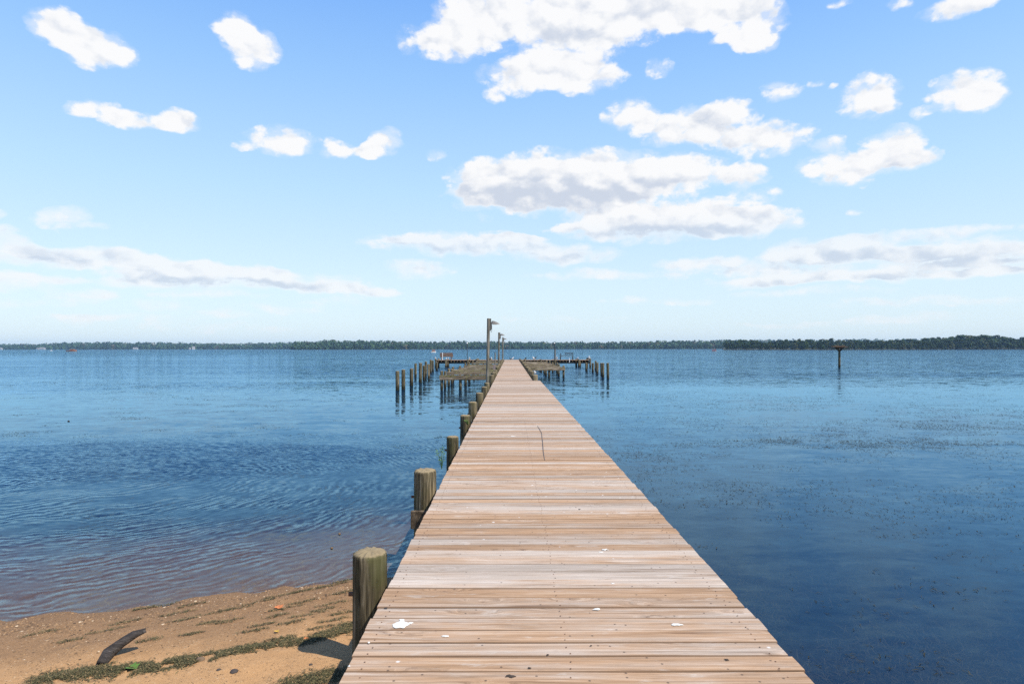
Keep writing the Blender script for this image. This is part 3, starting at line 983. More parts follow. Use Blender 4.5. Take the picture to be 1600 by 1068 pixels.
# ------------------------------------------------------------------ boats
def boat(name, label, px, py, length, hullm, cabin, topm, rz=0.0, extra=None):
    b = on(px, py, WZ)
    t = thing(name, label, 'boat', (b.x, b.y, WZ), rz)
    n = 9
    vs, fs = [], []
    W = length * .17
    Hh = length * .085 + .25
    for k in range(n):
        u = k / (n - 1)
        x = (u - .5) * length
        w = W * (math.sin(math.pi * min(1, .35 + u * .65)) ** .6 if u > .3 else .93 + .07 * u)
        w = max(w, .03)
        sheer = Hh * (1 + .35 * u ** 2)
        vs += [(x, -w, sheer), (x, -w * .75, -.15), (x, w * .75, -.15), (x, w, sheer), (x, w * .8, sheer - .12), (x, -w * .8, sheer - .12)]
    for k in range(n - 1):
        for j in range(6):
            j2 = (j + 1) % 6
            fs.append((k * 6 + j, k * 6 + j2, (k + 1) * 6 + j2, (k + 1) * 6 + j))
    fs += [tuple(range(6))[::-1], tuple((n - 1) * 6 + j for j in range(6))]
    MB().add(vs, fs).build('hull', hullm, t)
    cx, cl, ch, cw = cabin
    z0 = Hh * .95
    MB().box((cx * length, 0, z0 + ch / 2), (cl * length, W * cw, ch), bev=.05).build('cabin', topm, t)
    mb = MB()
    for sy in (-1, 1):
        mb.box((cx * length, sy * (W * cw / 2 + .004), z0 + ch * .62), (cl * length * .75, .02, ch * .35))
    mb.build('window', M['glass'], t)
    MB().box((cx * length, 0, z0 + ch + .05), (cl * length * 1.15, W * cw * 1.1, .08), bev=.03).build('roof', M['white_paint'] if extra is None else extra, t)
    return t


boat('work_boat', 'orange brown boat with low cabin off the far left shore', 112, 548.6, 9.5, M['orange_hull'], (.05, .4, 1.3, 1.2), M['orange_hull'], .1)
boat('motor_boat', 'small white motor boat off the far left shore by the houses', 80, 547.9, 3.2, M['white_paint'], (.0, .3, .7, 1.0), M['white_paint'], .2)
boat('cabin_boat', 'small boat with brown canopy afloat beyond the brown bench', 677.3, 550.4, 3.0, M['white_paint'], (0, .62, 1.15, 1.5), M['tan_canvas'], .3, M['tan_canvas'])
sk = boat('skiff', 'small grey skiff with red canopy and gear off the wooded point', 1116, 549, 3.6, M['grey_hull'], (.2, .18, 1.0, 1.2), M['red'], .15, M['red'])
for k, xx in enumerate((-1.2, -.35)):
    MB().box((xx, 0, .95), (.3, .5, .75), bev=.06).build('red_gear', M['red'], sk)


# ------------------------------------------------------------------ far shores
def interp(prof, px):
    return float(np.interp(px, [p[0] for p in prof], [p[1] for p in prof]))


def top_z(px, py, Y):
    return CAM - (py - hor(px)) / F * Y


def leaf_cloud(centers, radii, flat, per, size, tone, warm, seed):
    """leaf clumps spread over lumpy crowns: one quad per clump; arrays of verts, quads, tint"""
    r = np.random.default_rng(seed)
    n = len(centers)
    C_ = np.repeat(np.asarray(centers, float), per, 0)
    R_ = np.repeat(np.asarray(radii, float), per)
    T_ = np.repeat(np.asarray(tone, float), per)
    W_ = np.repeat(np.asarray(warm, float), per)
    m = n * per
    d = r.normal(size=(m, 3)); d[:, 2] = np.where(d[:, 2] < -.2, -d[:, 2], d[:, 2])
    d /= np.linalg.norm(d, axis=1)[:, None]
    rad = R_ * (.72 + .36 * r.random(m))
    P = C_ + d * rad[:, None] * np.array([1, 1, flat])
    nn = d + r.normal(size=(m, 3)) * .55
    nn /= np.linalg.norm(nn, axis=1)[:, None]
    a = np.cross(nn, r.normal(size=(m, 3))); a /= np.linalg.norm(a, axis=1)[:, None] + 1e-9
    b = np.cross(nn, a)
    s = (size * (.6 + .8 * r.random(m)))[:, None]
    V = np.stack([P - a * s - b * s * .7, P + a * s * .9 - b * s, P + a * s + b * s * .8, P - a * s * .8 + b * s], 1).reshape(-1, 3)
    Q = np.arange(m * 4).reshape(-1, 4)
    tn = np.clip(T_ + r.normal(size=m) * .22, 0, 1)
    col = np.stack([tn, W_, r.random(m), np.ones(m)], 1)
    return V, Q, np.repeat(col, 4, 0)


def woods(name, prof, basey, Yf, rows, depth, cr, mat, seed, label, per=36, size=1.0, dens=1.0):
    r = np.random.default_rng(seed)
    x0, x1 = prof[0][0], prof[-1][0]
    cs, rs, tn, wm = [], [], [], []
    for row in range(rows):
        Y = Yf(0) + depth * row / max(1, rows - 1)
        px = x0
        while px < x1:
            Yp = Yf(px) + depth * row / max(1, rows - 1) + r.uniform(-6, 6)
            rad = cr * r.uniform(.7, 1.3)
            ht = top_z(px, interp(prof, px), Yp) - WZ
            ht *= (.62 + .38 * row / max(1, rows - 1)) * r.uniform(.86, 1.05)
            X = (px - VX) / F * Yp
            rad2 = min(rad, ht * .5)
            tone, warm = r.random(), r.random()
            z = WZ + ht - rad2
            while z > WZ - rad2 * .3:
                cs.append((X + r.uniform(-.4, .4) * rad, Yp, z)); rs.append(rad2); tn.append(tone * .9); wm.append(warm)
                z -= rad2 * .75
            px += rad * 1.15 * F / Yp / dens
    V, Q, T = leaf_cloud(cs, rs, .95, per, size, tn, wm, seed + 1)
    o = link(name, np_mesh(name, V, Q, mat, T))
    return tag(o, label, 'woods', None, 'stuff')


P1 = [(-60, 537), (0, 537), (30, 536.5), (60, 536), (100, 534.5), (160, 533.3), (210, 534.2), (250, 534), (300, 534.8), (350, 535.5), (400, 535.2), (440, 533.6), (480, 532.5)]
P2 = [(457, 535.5), (462, 532.6), (472, 532), (490, 533), (496, 531), (505, 530.4), (560, 530.7), (600, 531.5), (625, 533), (640, 531.5), (660, 532.8), (700, 532.8), (745, 532), (790, 533.2), (850, 533.4), (900, 533.2), (960, 533),
      (1010, 532.2), (1060, 531.4), (1100, 531.2), (1160, 530.4)]
P4 = [(1120, 531), (1200, 530), (1240, 529.6), (1300, 530), (1380, 529.2), (1440, 529), (1520, 528), (1700, 529)]
woods('distant_woods', P1, 546, lambda px: 2250, 4, 160, 9, M['far_foliage'], 11, 'hazy far wooded shore at the left behind the houses', 30, 1.7)
woods('middle_woods', P2, 546, lambda px: 1480 if px < 640 else 1650, 4, 120, 7, M['far_foliage'], 23, 'hazy wooded shore straight beyond the pier end', 30, 1.4)
woods('ridge_woods', P4, 546, lambda px: 2300, 3, 120, 10, M['far_foliage'], 31, 'blue hazy wooded ridge behind the nearer wooded point', 26, 2.0)


def land(name, px0, px1, Yf, depth, label):
    xs = np.linspace(px0, px1, 60)
    vs = []
    for px in xs:
        Y = Yf(px) + 2 + 4 * noise.noise((px * .05, 1, 2))
        vs += [((px - VX) / F * Y, Y, WZ - .6), ((px - VX) / F * Y, Y + 5, WZ + .6), ((px - VX) / F * (Y + depth), Y + depth, WZ + 2.5), ((px - VX) / F * (Y + depth), Y + depth + 10, WZ - .6)]
    fs = [(k * 4 + j, (k + 1) * 4 + j, (k + 1) * 4 + j + 1, k * 4 + j + 1) for k in range(len(xs) - 1) for j in range(3)]
    o = MB().add(vs, fs).build(name, M['shore'])
    tag(o, label, 'shore', None, 'structure')


M['shore'] = simple('wooded_bank', (.04, .042, .022), .95, .4, .05)
R_Y = lambda px: 830 + 40 * math.sin(px * .013)
land('left_shore', -80, 500, lambda px: 2240, 230, 'low bank of the far left shore')
land('middle_shore', 455, 1180, lambda px: 1470 if px < 640 else 1640, 180, 'low bank of the shore beyond the pier')
land('right_shore', 1131, 1720, R_Y, 110, 'low bank of the wooded point at the right')
land('ridge_shore', 1100, 1720, lambda px: 2290, 160, 'low bank behind the wooded point')

# single trees on the nearer wooded point
P3 = [(1130, 532), (1134, 530.5), (1140, 529.8), (1160, 529.2), (1168, 527.3), (1176, 529), (1203, 530.4), (1230, 529.6), (1256, 528.6), (1262, 527.8), (1275, 530), (1297, 527.6), (1310, 529.6), (1337, 529.6), (1375, 530.4),
      (1410, 529.2), (1440, 527.6), (1468, 525.6), (1505, 522.2), (1520, 522), (1530, 522.6), (1568, 521.2), (1581, 525.4), (1590, 528.4), (1600, 524.6), (1640, 523), (1720, 524)]
protos = []
for k in range(7):
    t = thing('broadleaf_tree', 'x', 'tree')
    r = np.random.default_rng(100 + k)
    cs, rs, tn, wm = [], [], [], []
    warm = [.2, .5, .95, .1, .4, .3, .6][k]
    tone0 = [.35, .5, .75, .25, .6, .45, .3][k]
    # crown in a unit 1 m tall tree: lobes of several sizes up the crown
    for q in range(19):
        z = r.uniform(.10, .86)
        wid = .30 * math.sin(math.pi * min(1, (z + .06) / 1.08)) ** .7
        a_ = r.uniform(0, 6.28); rr = wid * r.uniform(.2, 1)
        cs.append((math.cos(a_) * rr, math.sin(a_) * rr, z)); rs.append(r.uniform(.09, .17)); tn.append(np.clip(tone0 + r.uniform(-.3, .3), 0, 1)); wm.append(warm)
    V, Q, T = leaf_cloud(cs, rs, .9, 40, .034, tn, wm, 200 + k)
    link('crown', np_mesh('crown', V, Q, M['foliage'], T), t)
    mb = MB(); mb.tube([(0, 0, -.06), (.005, 0, .2), (-.01, .005, .5), (0, 0, .72)], [.022, .017, .012, .004], 8)
    for q in range(4):
        a_ = q * 1.6 + k
        mb.tube([(0, 0, .25 + q * .1), (math.cos(a_) * .1, math.sin(a_) * .1, .38 + q * .1), (math.cos(a_) * .2, math.sin(a_) * .2, .46 + q * .1)], [.009, .006, .002], 6)
    mb.build('trunk', M['bark'], t)
    protos.append(t)
used = [False] * 7
r = random.Random(5)
spots = []
for row, (dy, hf, n) in enumerate(((0, .6, 88), (14, .82, 84), (30, 1.0, 84))):
    for k in range(n):
        px = 1133 + (1660 - 1133) * (k + r.uniform(.1, .9)) / n
        spots.append((px, dy, hf))
TG = 'trees on the nearer wooded point'
for (px, dy, hf) in spots:
    Y = R_Y(px) + dy + r.uniform(-3, 3)
    ht = (top_z(px, interp(P3, px), Y) - WZ - .8) * hf * r.uniform(.88, 1.06)
    X = (px - VX) / F * Y
    k = r.choice([0, 1, 3, 4, 5, 6, 0, 3, 5, 6, 1, 2])
    w = ht * r.uniform(.85, 1.25) if ht > 9 else ht * 1.3
    w = max(w, 9.5)
    rz = r.uniform(0, 6.28)
    lab = 'broadleaf tree in the dense green line of the nearer wooded point at right' if k != 2 else 'yellowish tree among the dark green trees of the wooded point'
    if not used[k]:
        o = protos[k]; o.location = (X, Y, WZ + .1); o.rotation_euler = (0, 0, rz); o['label'] = lab; used[k] = True
    else:
        o = dup(protos[k], (X, Y, WZ + .1), rz, None, lab)
    o.scale = (w, w, ht)
    o['group'] = TG if k != 2 else 'yellowish trees on the wooded point'


# houses on the far left shore
def house(px, py, w, d, h, rz, label):
    Y = 2225
    x = (px - VX) / F * Y
    t = thing('house', label, 'house', (x, Y, WZ + .4), rz, 'houses on the far left shore')
    MB().box((0, 0, h / 2), (w, d, h)).build('wall', M['wall'], t)
    ov = .6
    rh = d * .32
    vs = [(-w / 2 - ov, -d / 2 - ov, h - .2), (w / 2 + ov, -d / 2 - ov, h - .2), (w / 2 + ov, 0, h + rh), (-w / 2 - ov, 0, h + rh), (-w / 2 - ov, d / 2 + ov, h - .2), (w / 2 + ov, d / 2 + ov, h - .2)]
    MB().add(vs, [(0, 1, 2, 3), (3, 2, 5, 4), (0, 3, 4), (1, 5, 2), (0, 4, 5, 1)]).build('roof', M['roof'], t)
    for k in range(3):
        MB().box((-w * .3 + k * w * .3, -d / 2 - .03, h * .55), (w * .13, .1, h * .4)).build('window', M['glass'], t)
    return t


house(66.5, 544, 17, 9, 4.5, .05, 'white house with long roof on the far left shore')
house(59.5, 544, 7, 7, 3.5, -.1, 'small white shed left of the long white house on the far shore')
house(212, 544, 14, 9, 4.2, .08, 'pale low house alone in the middle of the far left shore')
house(302.5, 543, 9, 9, 7, .5, 'tall white house on the far shore, right one of two')
house(297, 544, 6, 6, 4, .3, 'small white house left of the tall white house on the far shore')
house(1.5, 544, 8, 7, 4.5, 0, 'pale house at the left edge of the far shore')


# ------------------------------------------------------------------ weed on and in the water, beach litter (stuff)
def strips(points, lens, widths, zs, tilt, seed):
    """bent ribbon per point: two quads"""
    r = np.random.default_rng(seed)
    n = len(points)
    P = np.asarray(points, float)
    a = r.random(n) * 2 * math.pi
    bnd = r.normal(size=n) * .7
    d1 = np.stack([np.cos(a), np.sin(a)], 1); d2 = np.stack([np.cos(a + bnd), np.sin(a + bnd)], 1)
    n1 = np.stack([-d1[:, 1], d1[:, 0]], 1); n2 = np.stack([-d2[:, 1], d2[:, 0]], 1)
    Ln = np.asarray(lens)[:, None] * .5; Wd = np.asarray(widths)[:, None] * .5
    A = P - d1 * Ln; B = P; Cc = P + d2 * Ln
    z0 = zs + r.normal(size=n) * tilt; z1 = zs + np.abs(r.normal(size=n)) * tilt; z2 = zs + r.normal(size=n) * tilt
    cat = lambda q, z: np.concatenate([q, z[:, None]], 1)
    V = np.stack([cat(A - n1 * Wd * .4, z0), cat(A + n1 * Wd * .4, z0), cat(B + (n1 + n2) * Wd * .5, z1), cat(B - (n1 + n2) * Wd * .5, z1), cat(Cc + n2 * Wd * .3, z2), cat(Cc - n2 * Wd * .3, z2)], 1).reshape(-1, 3)
    i = np.arange(n)[:, None] * 6
    Q = np.concatenate([i + np.array([[0, 3, 2, 1]]), i + np.array([[3, 5, 4, 2]])], 0)
    col = np.stack([r.random(n), r.random(n), r.random(n), np.ones(n)], 1)
    return V, Q, np.repeat(col, 6, 0)


def weed_density(x, y):
    q = noise.fractal((x * .22 + 4, y * .35, 1.5), 1.0, 2.0, 4)
    q2 = noise.fractal((x * .9 + 4, y * 1.5, 7.5), 1.0, 2.0, 3)
    return q * .55 + q2 * .75 - .12


pts = []
r = random.Random(3)
tries = 0
while len(pts) < 13000 and tries < 500000:
    tries += 1
    # denser in view terms near the pier: draw the distance as 1/y
    inv = r.uniform(1 / 60.0, 1 / 4.6)
    y = 1 / inv
    if r.random() > min(1, (y / 18.0) ** 1.0) * .9 + .1: continue
    x = r.uniform(1.6 if y < STEP else 4.8, max(3.0, y * .95))
    if weed_density(x, y) > r.uniform(-.4, .75) and r.random() < (.07 + .85 * min(1, max(0, (y - 6) / 9))):
        pts.append((x, y))
while len(pts) < 19000 and tries < 800000:
    tries += 1
    y = r.uniform(17, 46)
    x = r.uniform(-y * .85, -1.5)
    if weed_density(x + 40, y) > r.uniform(.1, .55):
        pts.append((x, y))
while len(pts) < 31000 and tries < 1600000:
    tries += 1
    y = 1 / r.uniform(1 / 42.0, 1 / 15.0)
    x = r.uniform(4.0, y * .9)
    if weed_density(x, y) > r.uniform(-.5, .6) and noise.noise((x * .09, y * .16, 11)) > -.25:
        pts.append((x, y))
pts = np.array(pts)
dst = pts[:, 1]
V, Q, T = strips(pts, rng.uniform(.015, .06, len(pts)) * (1 + dst * .06), rng.uniform(.004, .008, len(pts)) * (1 + dst * .05), np.full(len(pts), WZ + .006), .004, 5)
tag(link('floating_weed', np_mesh('floating_weed', V, Q, M['float_weed'], T)), 'dark scraps of water weed floating in drifts on the calm water', 'water weed', None, 'stuff')
pts = []
tries = 0
while len(pts) < 14000 and tries < 300000:
    tries += 1
    y = 1 / r.uniform(1 / 13.0, 1 / 4.0)
    x = r.uniform(1.0, y * .95)
    if noise.fractal((x * .6, y * .8, 4.5), 1.0, 2.0, 3) + .9 - .08 * y > r.uniform(.1, .9):
        pts.append((x, y))
pts = np.array(pts)
V, Q, T = strips(pts, rng.uniform(.04, .2, len(pts)), rng.uniform(.0025, .007, len(pts)), np.full(len(pts), WZ - .03), .02, 6)
V[:, 2] = np.minimum(V[:, 2], WZ - .006)
tag(link('submerged_weed', np_mesh('submerged_weed', V, Q, M['sub_weed'], T)), 'strands of weed just under the dark water right of the pier', 'water weed', None, 'stuff')

# wrack lines on the sand
wl = [ground_at(*q) for q in [(60, 1062), (120, 1052), (190, 1045), (250, 1040), (310, 1030), (370, 1016), (430, 1006), (480, 999), (520, 990), (552, 976)]]
pp, zz = [], []


def seg_point(path, u):
    k = min(int(u * (len(path) - 1)), len(path) - 2)
    f = u * (len(path) - 1) - k
    return path[k].lerp(path[k + 1], f)


for _ in range(15000):
    u = r.random()
    c = seg_point(wl, u)
    wdt = .085 + .05 * noise.noise((u * 14, 2, 3)) + (.03 if u < .45 else 0)
    o = r.gauss(0, .5) * wdt
    x, y = c.x + r.gauss(0, .05), c.y + o
    e = noise.noise((x * 9, y * 9, 1))
    if e < -.3: continue
    pp.append((x, y)); zz.append(ground_z(x, y) + r.random() * .012 * max(0, 1 - abs(o) / wdt))
# shorter streaks between the wrack line and the water
streaks = []
for (px, py, ln) in [(355, 970, 45), (325, 973, 30), (225, 950, 40), (250, 946, 50), (480, 960, 60), (505, 952, 40), (520, 943, 50), (430, 962, 40), (410, 976, 40), (300, 990, 30), (395, 985, 40), (455, 972, 40), (520, 968, 50),
                     (275, 958, 50), (195, 972, 50), (165, 985, 60), (345, 955, 60), (400, 940, 60), (440, 930, 60), (480, 922, 50), (520, 913, 50), (540, 907, 40), (300, 945, 40), (60, 990, 60), (110, 1000, 40), (230, 1000, 40),
                     (440, 996, 40), (445, 950, 50), (540, 925, 40), (370, 950, 50), (500, 980, 40), (535, 958, 36), (285, 968, 44), (470, 940, 44)]:
    a, b_ = ground_at(px - ln / 2, py + ln * .1), ground_at(px + ln / 2, py - ln * .1)
    for _ in range(90 if py > 935 else 130):
        u = r.random()
        c = a.lerp(b_, u)
        x, y = c.x + r.gauss(0, .02), c.y + r.gauss(0, .02) * (1 - abs(u - .5))
        pp.append((x, y)); zz.append(ground_z(x, y) + r.random() * .006)
for _ in range(2200):
    u = r.random()
    c = ground_at(450, 1068).lerp(ground_at(545, 1052), u)
    x, y = c.x + r.gauss(0, .05), c.y + r.gauss(0, .05)
    pp.append((x, y)); zz.append(ground_z(x, y) + r.random() * .006)
pp = np.array(pp); zz = np.array(zz)
V, Q, T = strips(pp, rng.uniform(.012, .05, len(pp)), rng.uniform(.003, .007, len(pp)), zz + .004, .004, 7)
tag(link('weed_wrack', np_mesh('weed_wrack', V, Q, M['wrack'], T)), 'line of dried dark green weed washed up across the sand', 'weed wrack', None, 'stuff')

# pebbles and shell bits
vs, qs, tn = [], [], []
oct_v = np.array([(1, 0, 0), (0, 1, 0), (-1, 0, 0), (0, -1, 0), (.6, .6, .7), (-.6, .6, .7), (-.6, -.6, .7), (.6, -.6, .7)], float)
oct_q = np.array([(0, 1, 5, 4), (1, 2, 6, 5), (2, 3, 7, 6), (3, 0, 4, 7), (4, 5, 6, 7)])
cnt = 0
for _ in range(16000):
    x = r.uniform(-5.6, -.7)
    ysh = float(np.interp(x, SHX, SHY))
    y = ysh - abs(r.gauss(0, .8)) + .05
    if y < 3.4: continue
    if noise.noise((x * 2.2, y * 3.5, 6)) + r.uniform(-.4, .5) < -.02: continue
    s = r.choice((.003, .004, .004, .005, .006, .01)) * r.uniform(.6, 1.3)
    sc = np.array((s * r.uniform(.7, 1.5), s * r.uniform(.7, 1.3), s * r.uniform(.3, .7)))
    a = r.uniform(0, 6.28)
    pv = oct_v * sc
    pv = np.stack([pv[:, 0] * math.cos(a) - pv[:, 1] * math.sin(a), pv[:, 0] * math.sin(a) + pv[:, 1] * math.cos(a), pv[:, 2]], 1) + np.array((x, y, ground_z(x, y) - .0005))
    vs.append(pv); qs.append(oct_q + 8 * cnt)
    tn.append(np.tile([r.random(), r.random(), r.random(), 1], (8, 1)))
    cnt += 1
tag(link('pebbles', np_mesh('pebbles', np.concatenate(vs), np.concatenate(qs), M['pebble'], np.concatenate(tn))), 'small pebbles and shell bits strewn along the water edge', 'pebbles', None, 'stuff')

# driftwood, leaves, stones
a, b_ = ground_at(158, 1038), ground_at(171, 1024)
tip = at(226, 985, b_.y + .12)
mid = at(191, 1003, b_.y + .04)
pth = [a + Vector((0, 0, .01)), b_ + Vector((0, 0, .03)), mid, (mid + tip) / 2 + Vector((0, 0, .012)), tip]
mb = MB(); mb.tube(pth, [.04, .052, .042, .042, .022], 22, sq=.62)
o = mb.build('driftwood', M['drift'], None, smooth=True)
for v in o.data.vertices:
    nn_ = noise.noise(v.co * 9) * .02 + noise.noise(v.co * 38) * .008
    v.co += Vector((nn_, 0, nn_))
tag(o, 'dark weathered driftwood log jutting up from the sand', 'driftwood')


def leaf(px, py, s, mat, label, name='fallen_leaf', rz=.4):
    c = ground_at(px, py)
    mb = MB()
    out = [(0, -1), (.45, -.6), (.9, -.55), (.6, -.1), (1, .35), (.5, .4), (0, 1.05), (-.5, .42), (-1, .3), (-.62, -.1), (-.85, -.6), (-.4, -.62)]
    ring = [Vector((x * s, y * s, .012 + .01 * noise.noise((x * 3, y * 3, px)) + abs(x) * s * .35)) for x, y in out]
    R = Matrix.Rotation(rz, 3, 'Z')
    vs = [c + R @ v for v in ring] + [c + Vector((0, 0, .012))]
    n = len(ring)
    mb.add(vs, [(k, (k + 1) % n, n) for k in range(n)])
    tag(mb.build(name, mat), label, 'leaf')


leaf(435, 950, .045, M['leaf_orange'], 'orange fallen leaf on the pebbly sand near the water')
leaf(205, 1045, .05, M['leaf_green'], 'bright green leaf at the lower edge of the weed line', rz=1.2)
leaf(478, 1000, .025, M['leaf_orange'], 'small orange leaf lying on the weed line', rz=2)
leaf(432, 988, .022, M['leaf_yellow'], 'small yellow leaf beside the weed line', rz=.9)
for (px, py, s, lab) in [(365, 1049, .028, 'dark round stone on the smooth sand'), (312, 1031, .035, 'brown stone at the edge of the weed line'), (341, 1046, .015, 'small reddish stone left of the dark stone'), (485, 1038, .014, 'small stone near the pile shadow')]:
    c = ground_at(px, py)
    mb = MB()
    mb.tube([c + Vector((0, 0, -s * .4)), c + Vector((0, 0, -s * .1)), c + Vector((.1 * s, 0, s * .35)), c + Vector((.1 * s, 0, s * .65))], [s * .8, s, s * .85, s * .3], 10)
    tag(mb.build('stone', M['stone'] if s != .035 else M['stick'], None, smooth=True), lab, 'stone')


# young plants rooted at the pier piles
def plant(base, h, n, label):
    p = thing('weed_plant', label, 'plant', base)
    st, lf = MB(), MB()
    rr = random.Random(n)
    for k in range(n):
        a_ = rr.uniform(0, 6.28); ln = h * rr.uniform(.6, 1)
        tipv = Vector((math.cos(a_) * ln * .3 - .03, math.sin(a_) * ln * .3, ln))
        st.tube([(0, 0, 0), tipv * .5 + Vector((0, 0, .02)), tipv], [.004, .003, .0015], 5)
        for q in range(9):
            u = .2 + .8 * q / 8
            c = tipv * u
            b1 = rr.uniform(0, 6.28)
            d = Vector((math.cos(b1), math.sin(b1), rr.uniform(.1, .7))).normalized() * rr.uniform(.035, .06)
            sd = d.cross(Vector((0, 0, 1))).normalized() * .011
            lf.add([c, c + d * .5 + sd, c + d, c + d * .5 - sd], [(0, 1, 2, 3)])
    st.build('stem', M['leaf_green'], p); lf.build('leaves', M['leaf_green'], p)


plant((-1.03, 9.35, -.3), .36, 6, 'leafy green weed growing beside the third pile of the pier')
plant((-.90, 13.1, -.1), .12, 4, 'small green tuft growing at the foot of the fourth pile')
for k, (px, py) in enumerate([(530, 834), (518, 856), (107, 658)]):
    c = on(px, py, WZ)
    s = .018 if k < 2 else .035
    mb = MB(); mb.tube([c + Vector((0, 0, -s)), c + Vector((0, 0, -.2 * s)), c + Vector((0, 0, .5 * s)), c + Vector((0, 0, s))], [s * .4, s, s * .9, s * .3], 10)
    tag(mb.build('floating_nut', M['stick'] if k < 2 else M['feather_dark'], None, smooth=True), ['brown nut floating near the beach, farther of two', 'brown nut floating near the beach, closer of two', 'lone dark lump floating far out on the left'][k], 'float')

# ------------------------------------------------------------------ sky
w = bpy.data.worlds.new('World')
SC.world = w
w.use_nodes = True
nt = w.node_tree
nt.nodes.clear()
t = NT(nt)
SUN = Vector((.62, -.38, 1.0)).normalized()
el = math.asin(SUN.z); rot = math.atan2(SUN.x, SUN.y)
STR = .12
EXP = .3
HAZE = .0001
EXK = 2 ** -EXP
K = 1.0 / STR
KW = K * EXK
sky = t.n('ShaderNodeTexSky', sky_type='NISHITA')
sky.sun_disc = False
sky.sun_elevation = el
sky.sun_rotation = rot
sky.altitude = 0
sky.air_density = 1.0
sky.dust_density = .6
sky.ozone_density = 1.6
d = t.n('ShaderNodeTexCoord').outputs['Generated']
s = t.n('ShaderNodeSeparateXYZ', {0: d})
az = t.math('ARCTAN2', s.outputs[0], s.outputs[1])
ele = t.math('ARCSINE', s.outputs[2])
P = t.n('ShaderNodeCombineXYZ', {0: az, 1: ele, 2: 0.0}).outputs[0]
PS = t.vmath('MULTIPLY', P, (1.0, 1.5, 1.0))
warp = t.vmath('MULTIPLY', t.vmath('SUBTRACT', t.noise(PS, 16, 3, .55, 0, 'Color'), (.5, .5, .5)), (.05, .03, 0))
PW = t.vmath('ADD', P, warp)
# cumulus: (x, y, rx, ry, weight) around bearings and heights seen from the pier
CL = [(95, 45, 52, 30, 1), (145, 75, 55, 30, 1), (200, 88, 20, 12, .4), (370, 45, 32, 26, .9), (395, 76, 42, 34, 1), (122, 174, 22, 11, .6), (170, 178, 34, 16, .8), (215, 188, 45, 15, .85), (278, 190, 34, 17, 1),
      (442, 222, 46, 24, 1), (385, 231, 16, 8, .5), (602, 222, 28, 22, 1), (575, 238, 28, 11, .9), (525, 232, 26, 14, .65), (678, 246, 14, 8, .5),
      (690, 65, 60, 30, .8), (740, 30, 60, 42, .9), (850, 25, 120, 48, 1), (980, 20, 125, 46, 1), (1095, 10, 90, 34, 1), (1170, 35, 48, 42, 1), (1180, 70, 34, 16, .9), (895, 85, 65, 42, .75), (830, 116, 72, 30, 1), (920, 122, 50, 26, .9), (775, 150, 14, 10, .5),
      (1030, 105, 22, 18, .5), (1126, 66, 18, 9, .6), (1218, 140, 28, 18, .8), (1267, 132, 12, 6, .45), (1297, 134, 9, 6, .45), (1357, 150, 44, 32, 1), (1390, 165, 26, 14, .7), (1447, 176, 18, 11, .75), (1510, 140, 56, 32, .95), (1535, 155, 36, 22, .8), (1500, 6, 60, 18, .9), (1310, 8, 22, 8, .4), (1400, 8, 18, 8, .4),
      (985, 182, 38, 26, .85), (1060, 196, 64, 28, .9), (1130, 184, 50, 22, .95), (1200, 218, 66, 24, .9), (1120, 218, 60, 16, .7), (1345, 258, 95, 26, .9), (1392, 222, 46, 24, .9), (1295, 226, 28, 13, .55), (1420, 245, 40, 18, .7),
      (765, 284, 60, 32, 1), (850, 282, 90, 42, 1), (950, 276, 95, 40, 1), (1055, 276, 90, 28, 1), (860, 308, 140, 26, 1), (1165, 273, 32, 20, .85), (1180, 305, 40, 10, .4),
      (960, 348, 80, 24, 1), (1060, 345, 130, 32, 1), (1165, 348, 85, 24, .95), (880, 357, 30, 7, .5), (720, 380, 135, 17, .9), (880, 396, 85, 15, .9), (658, 419, 52, 15, .8), (755, 342, 14, 7, .4),
      (95, 342, 38, 18, .8), (150, 354, 22, 7, .5), (22, 374, 32, 18, .95), (55, 399, 110, 16, .85), (160, 402, 66, 16, .85), (230, 420, 80, 24, .8), (340, 432, 130, 20, .75), (455, 437, 110, 14, .7), (565, 455, 60, 8, .55),
      (25, 442, 70, 16, .75), (130, 461, 46, 9, .65), (250, 478, 60, 10, .4), (370, 494, 60, 7, .45), (530, 470, 60, 8, .4), (120, 500, 60, 8, .4), (0, 332, 16, 10, .6),
      (1315, 388, 110, 20, .8), (1500, 396, 150, 20, .8), (1190, 414, 160, 13, .7), (1390, 424, 240, 13, .7), (1510, 362, 110, 9, .75), (910, 428, 80, 8, .6), (1180, 440, 100, 7, .45), (1340, 470, 110, 7, .4), (1420, 496, 100, 7, .4), (1335, 328, 16, 5, .5), (1560, 425, 90, 8, .5),
      (60, 392, 40, 10, .7), (210, 404, 50, 14, .8), (300, 418, 60, 12, .7), (400, 424, 50, 10, .65), (500, 446, 60, 10, .7), (80, 437, 60, 8, .6), (190, 445, 90, 8, .5), (330, 462, 90, 8, .5), (60, 470, 90, 7, .45), (450, 482, 80, 7, .45), (200, 498, 110, 7, .42), (580, 452, 40, 8, .6), (340, 512, 120, 6, .38),
      (1250, 396, 60, 12, .8), (1330, 380, 50, 12, .9), (1430, 394, 80, 10, .8), (1560, 388, 60, 10, .8), (1100, 410, 70, 8, .6), (1290, 432, 120, 8, .65), (1500, 430, 110, 8, .65), (1000, 432, 80, 7, .5), (1250, 455, 130, 7, .45), (1500, 470, 130, 7, .45), (1050, 470, 100, 6, .38), (1300, 505, 150, 6, .38), (850, 500, 120, 5, .3), (640, 372, 40, 8, .7), (800, 374, 50, 8, .8),
      # outside the frame, overhead and to the sides
      (1900, 150, 130, 60, .9), (-250, 200, 150, 60, .9), (-300, 400, 150, 20, .8), (1950, 390, 160, 22, .8)]
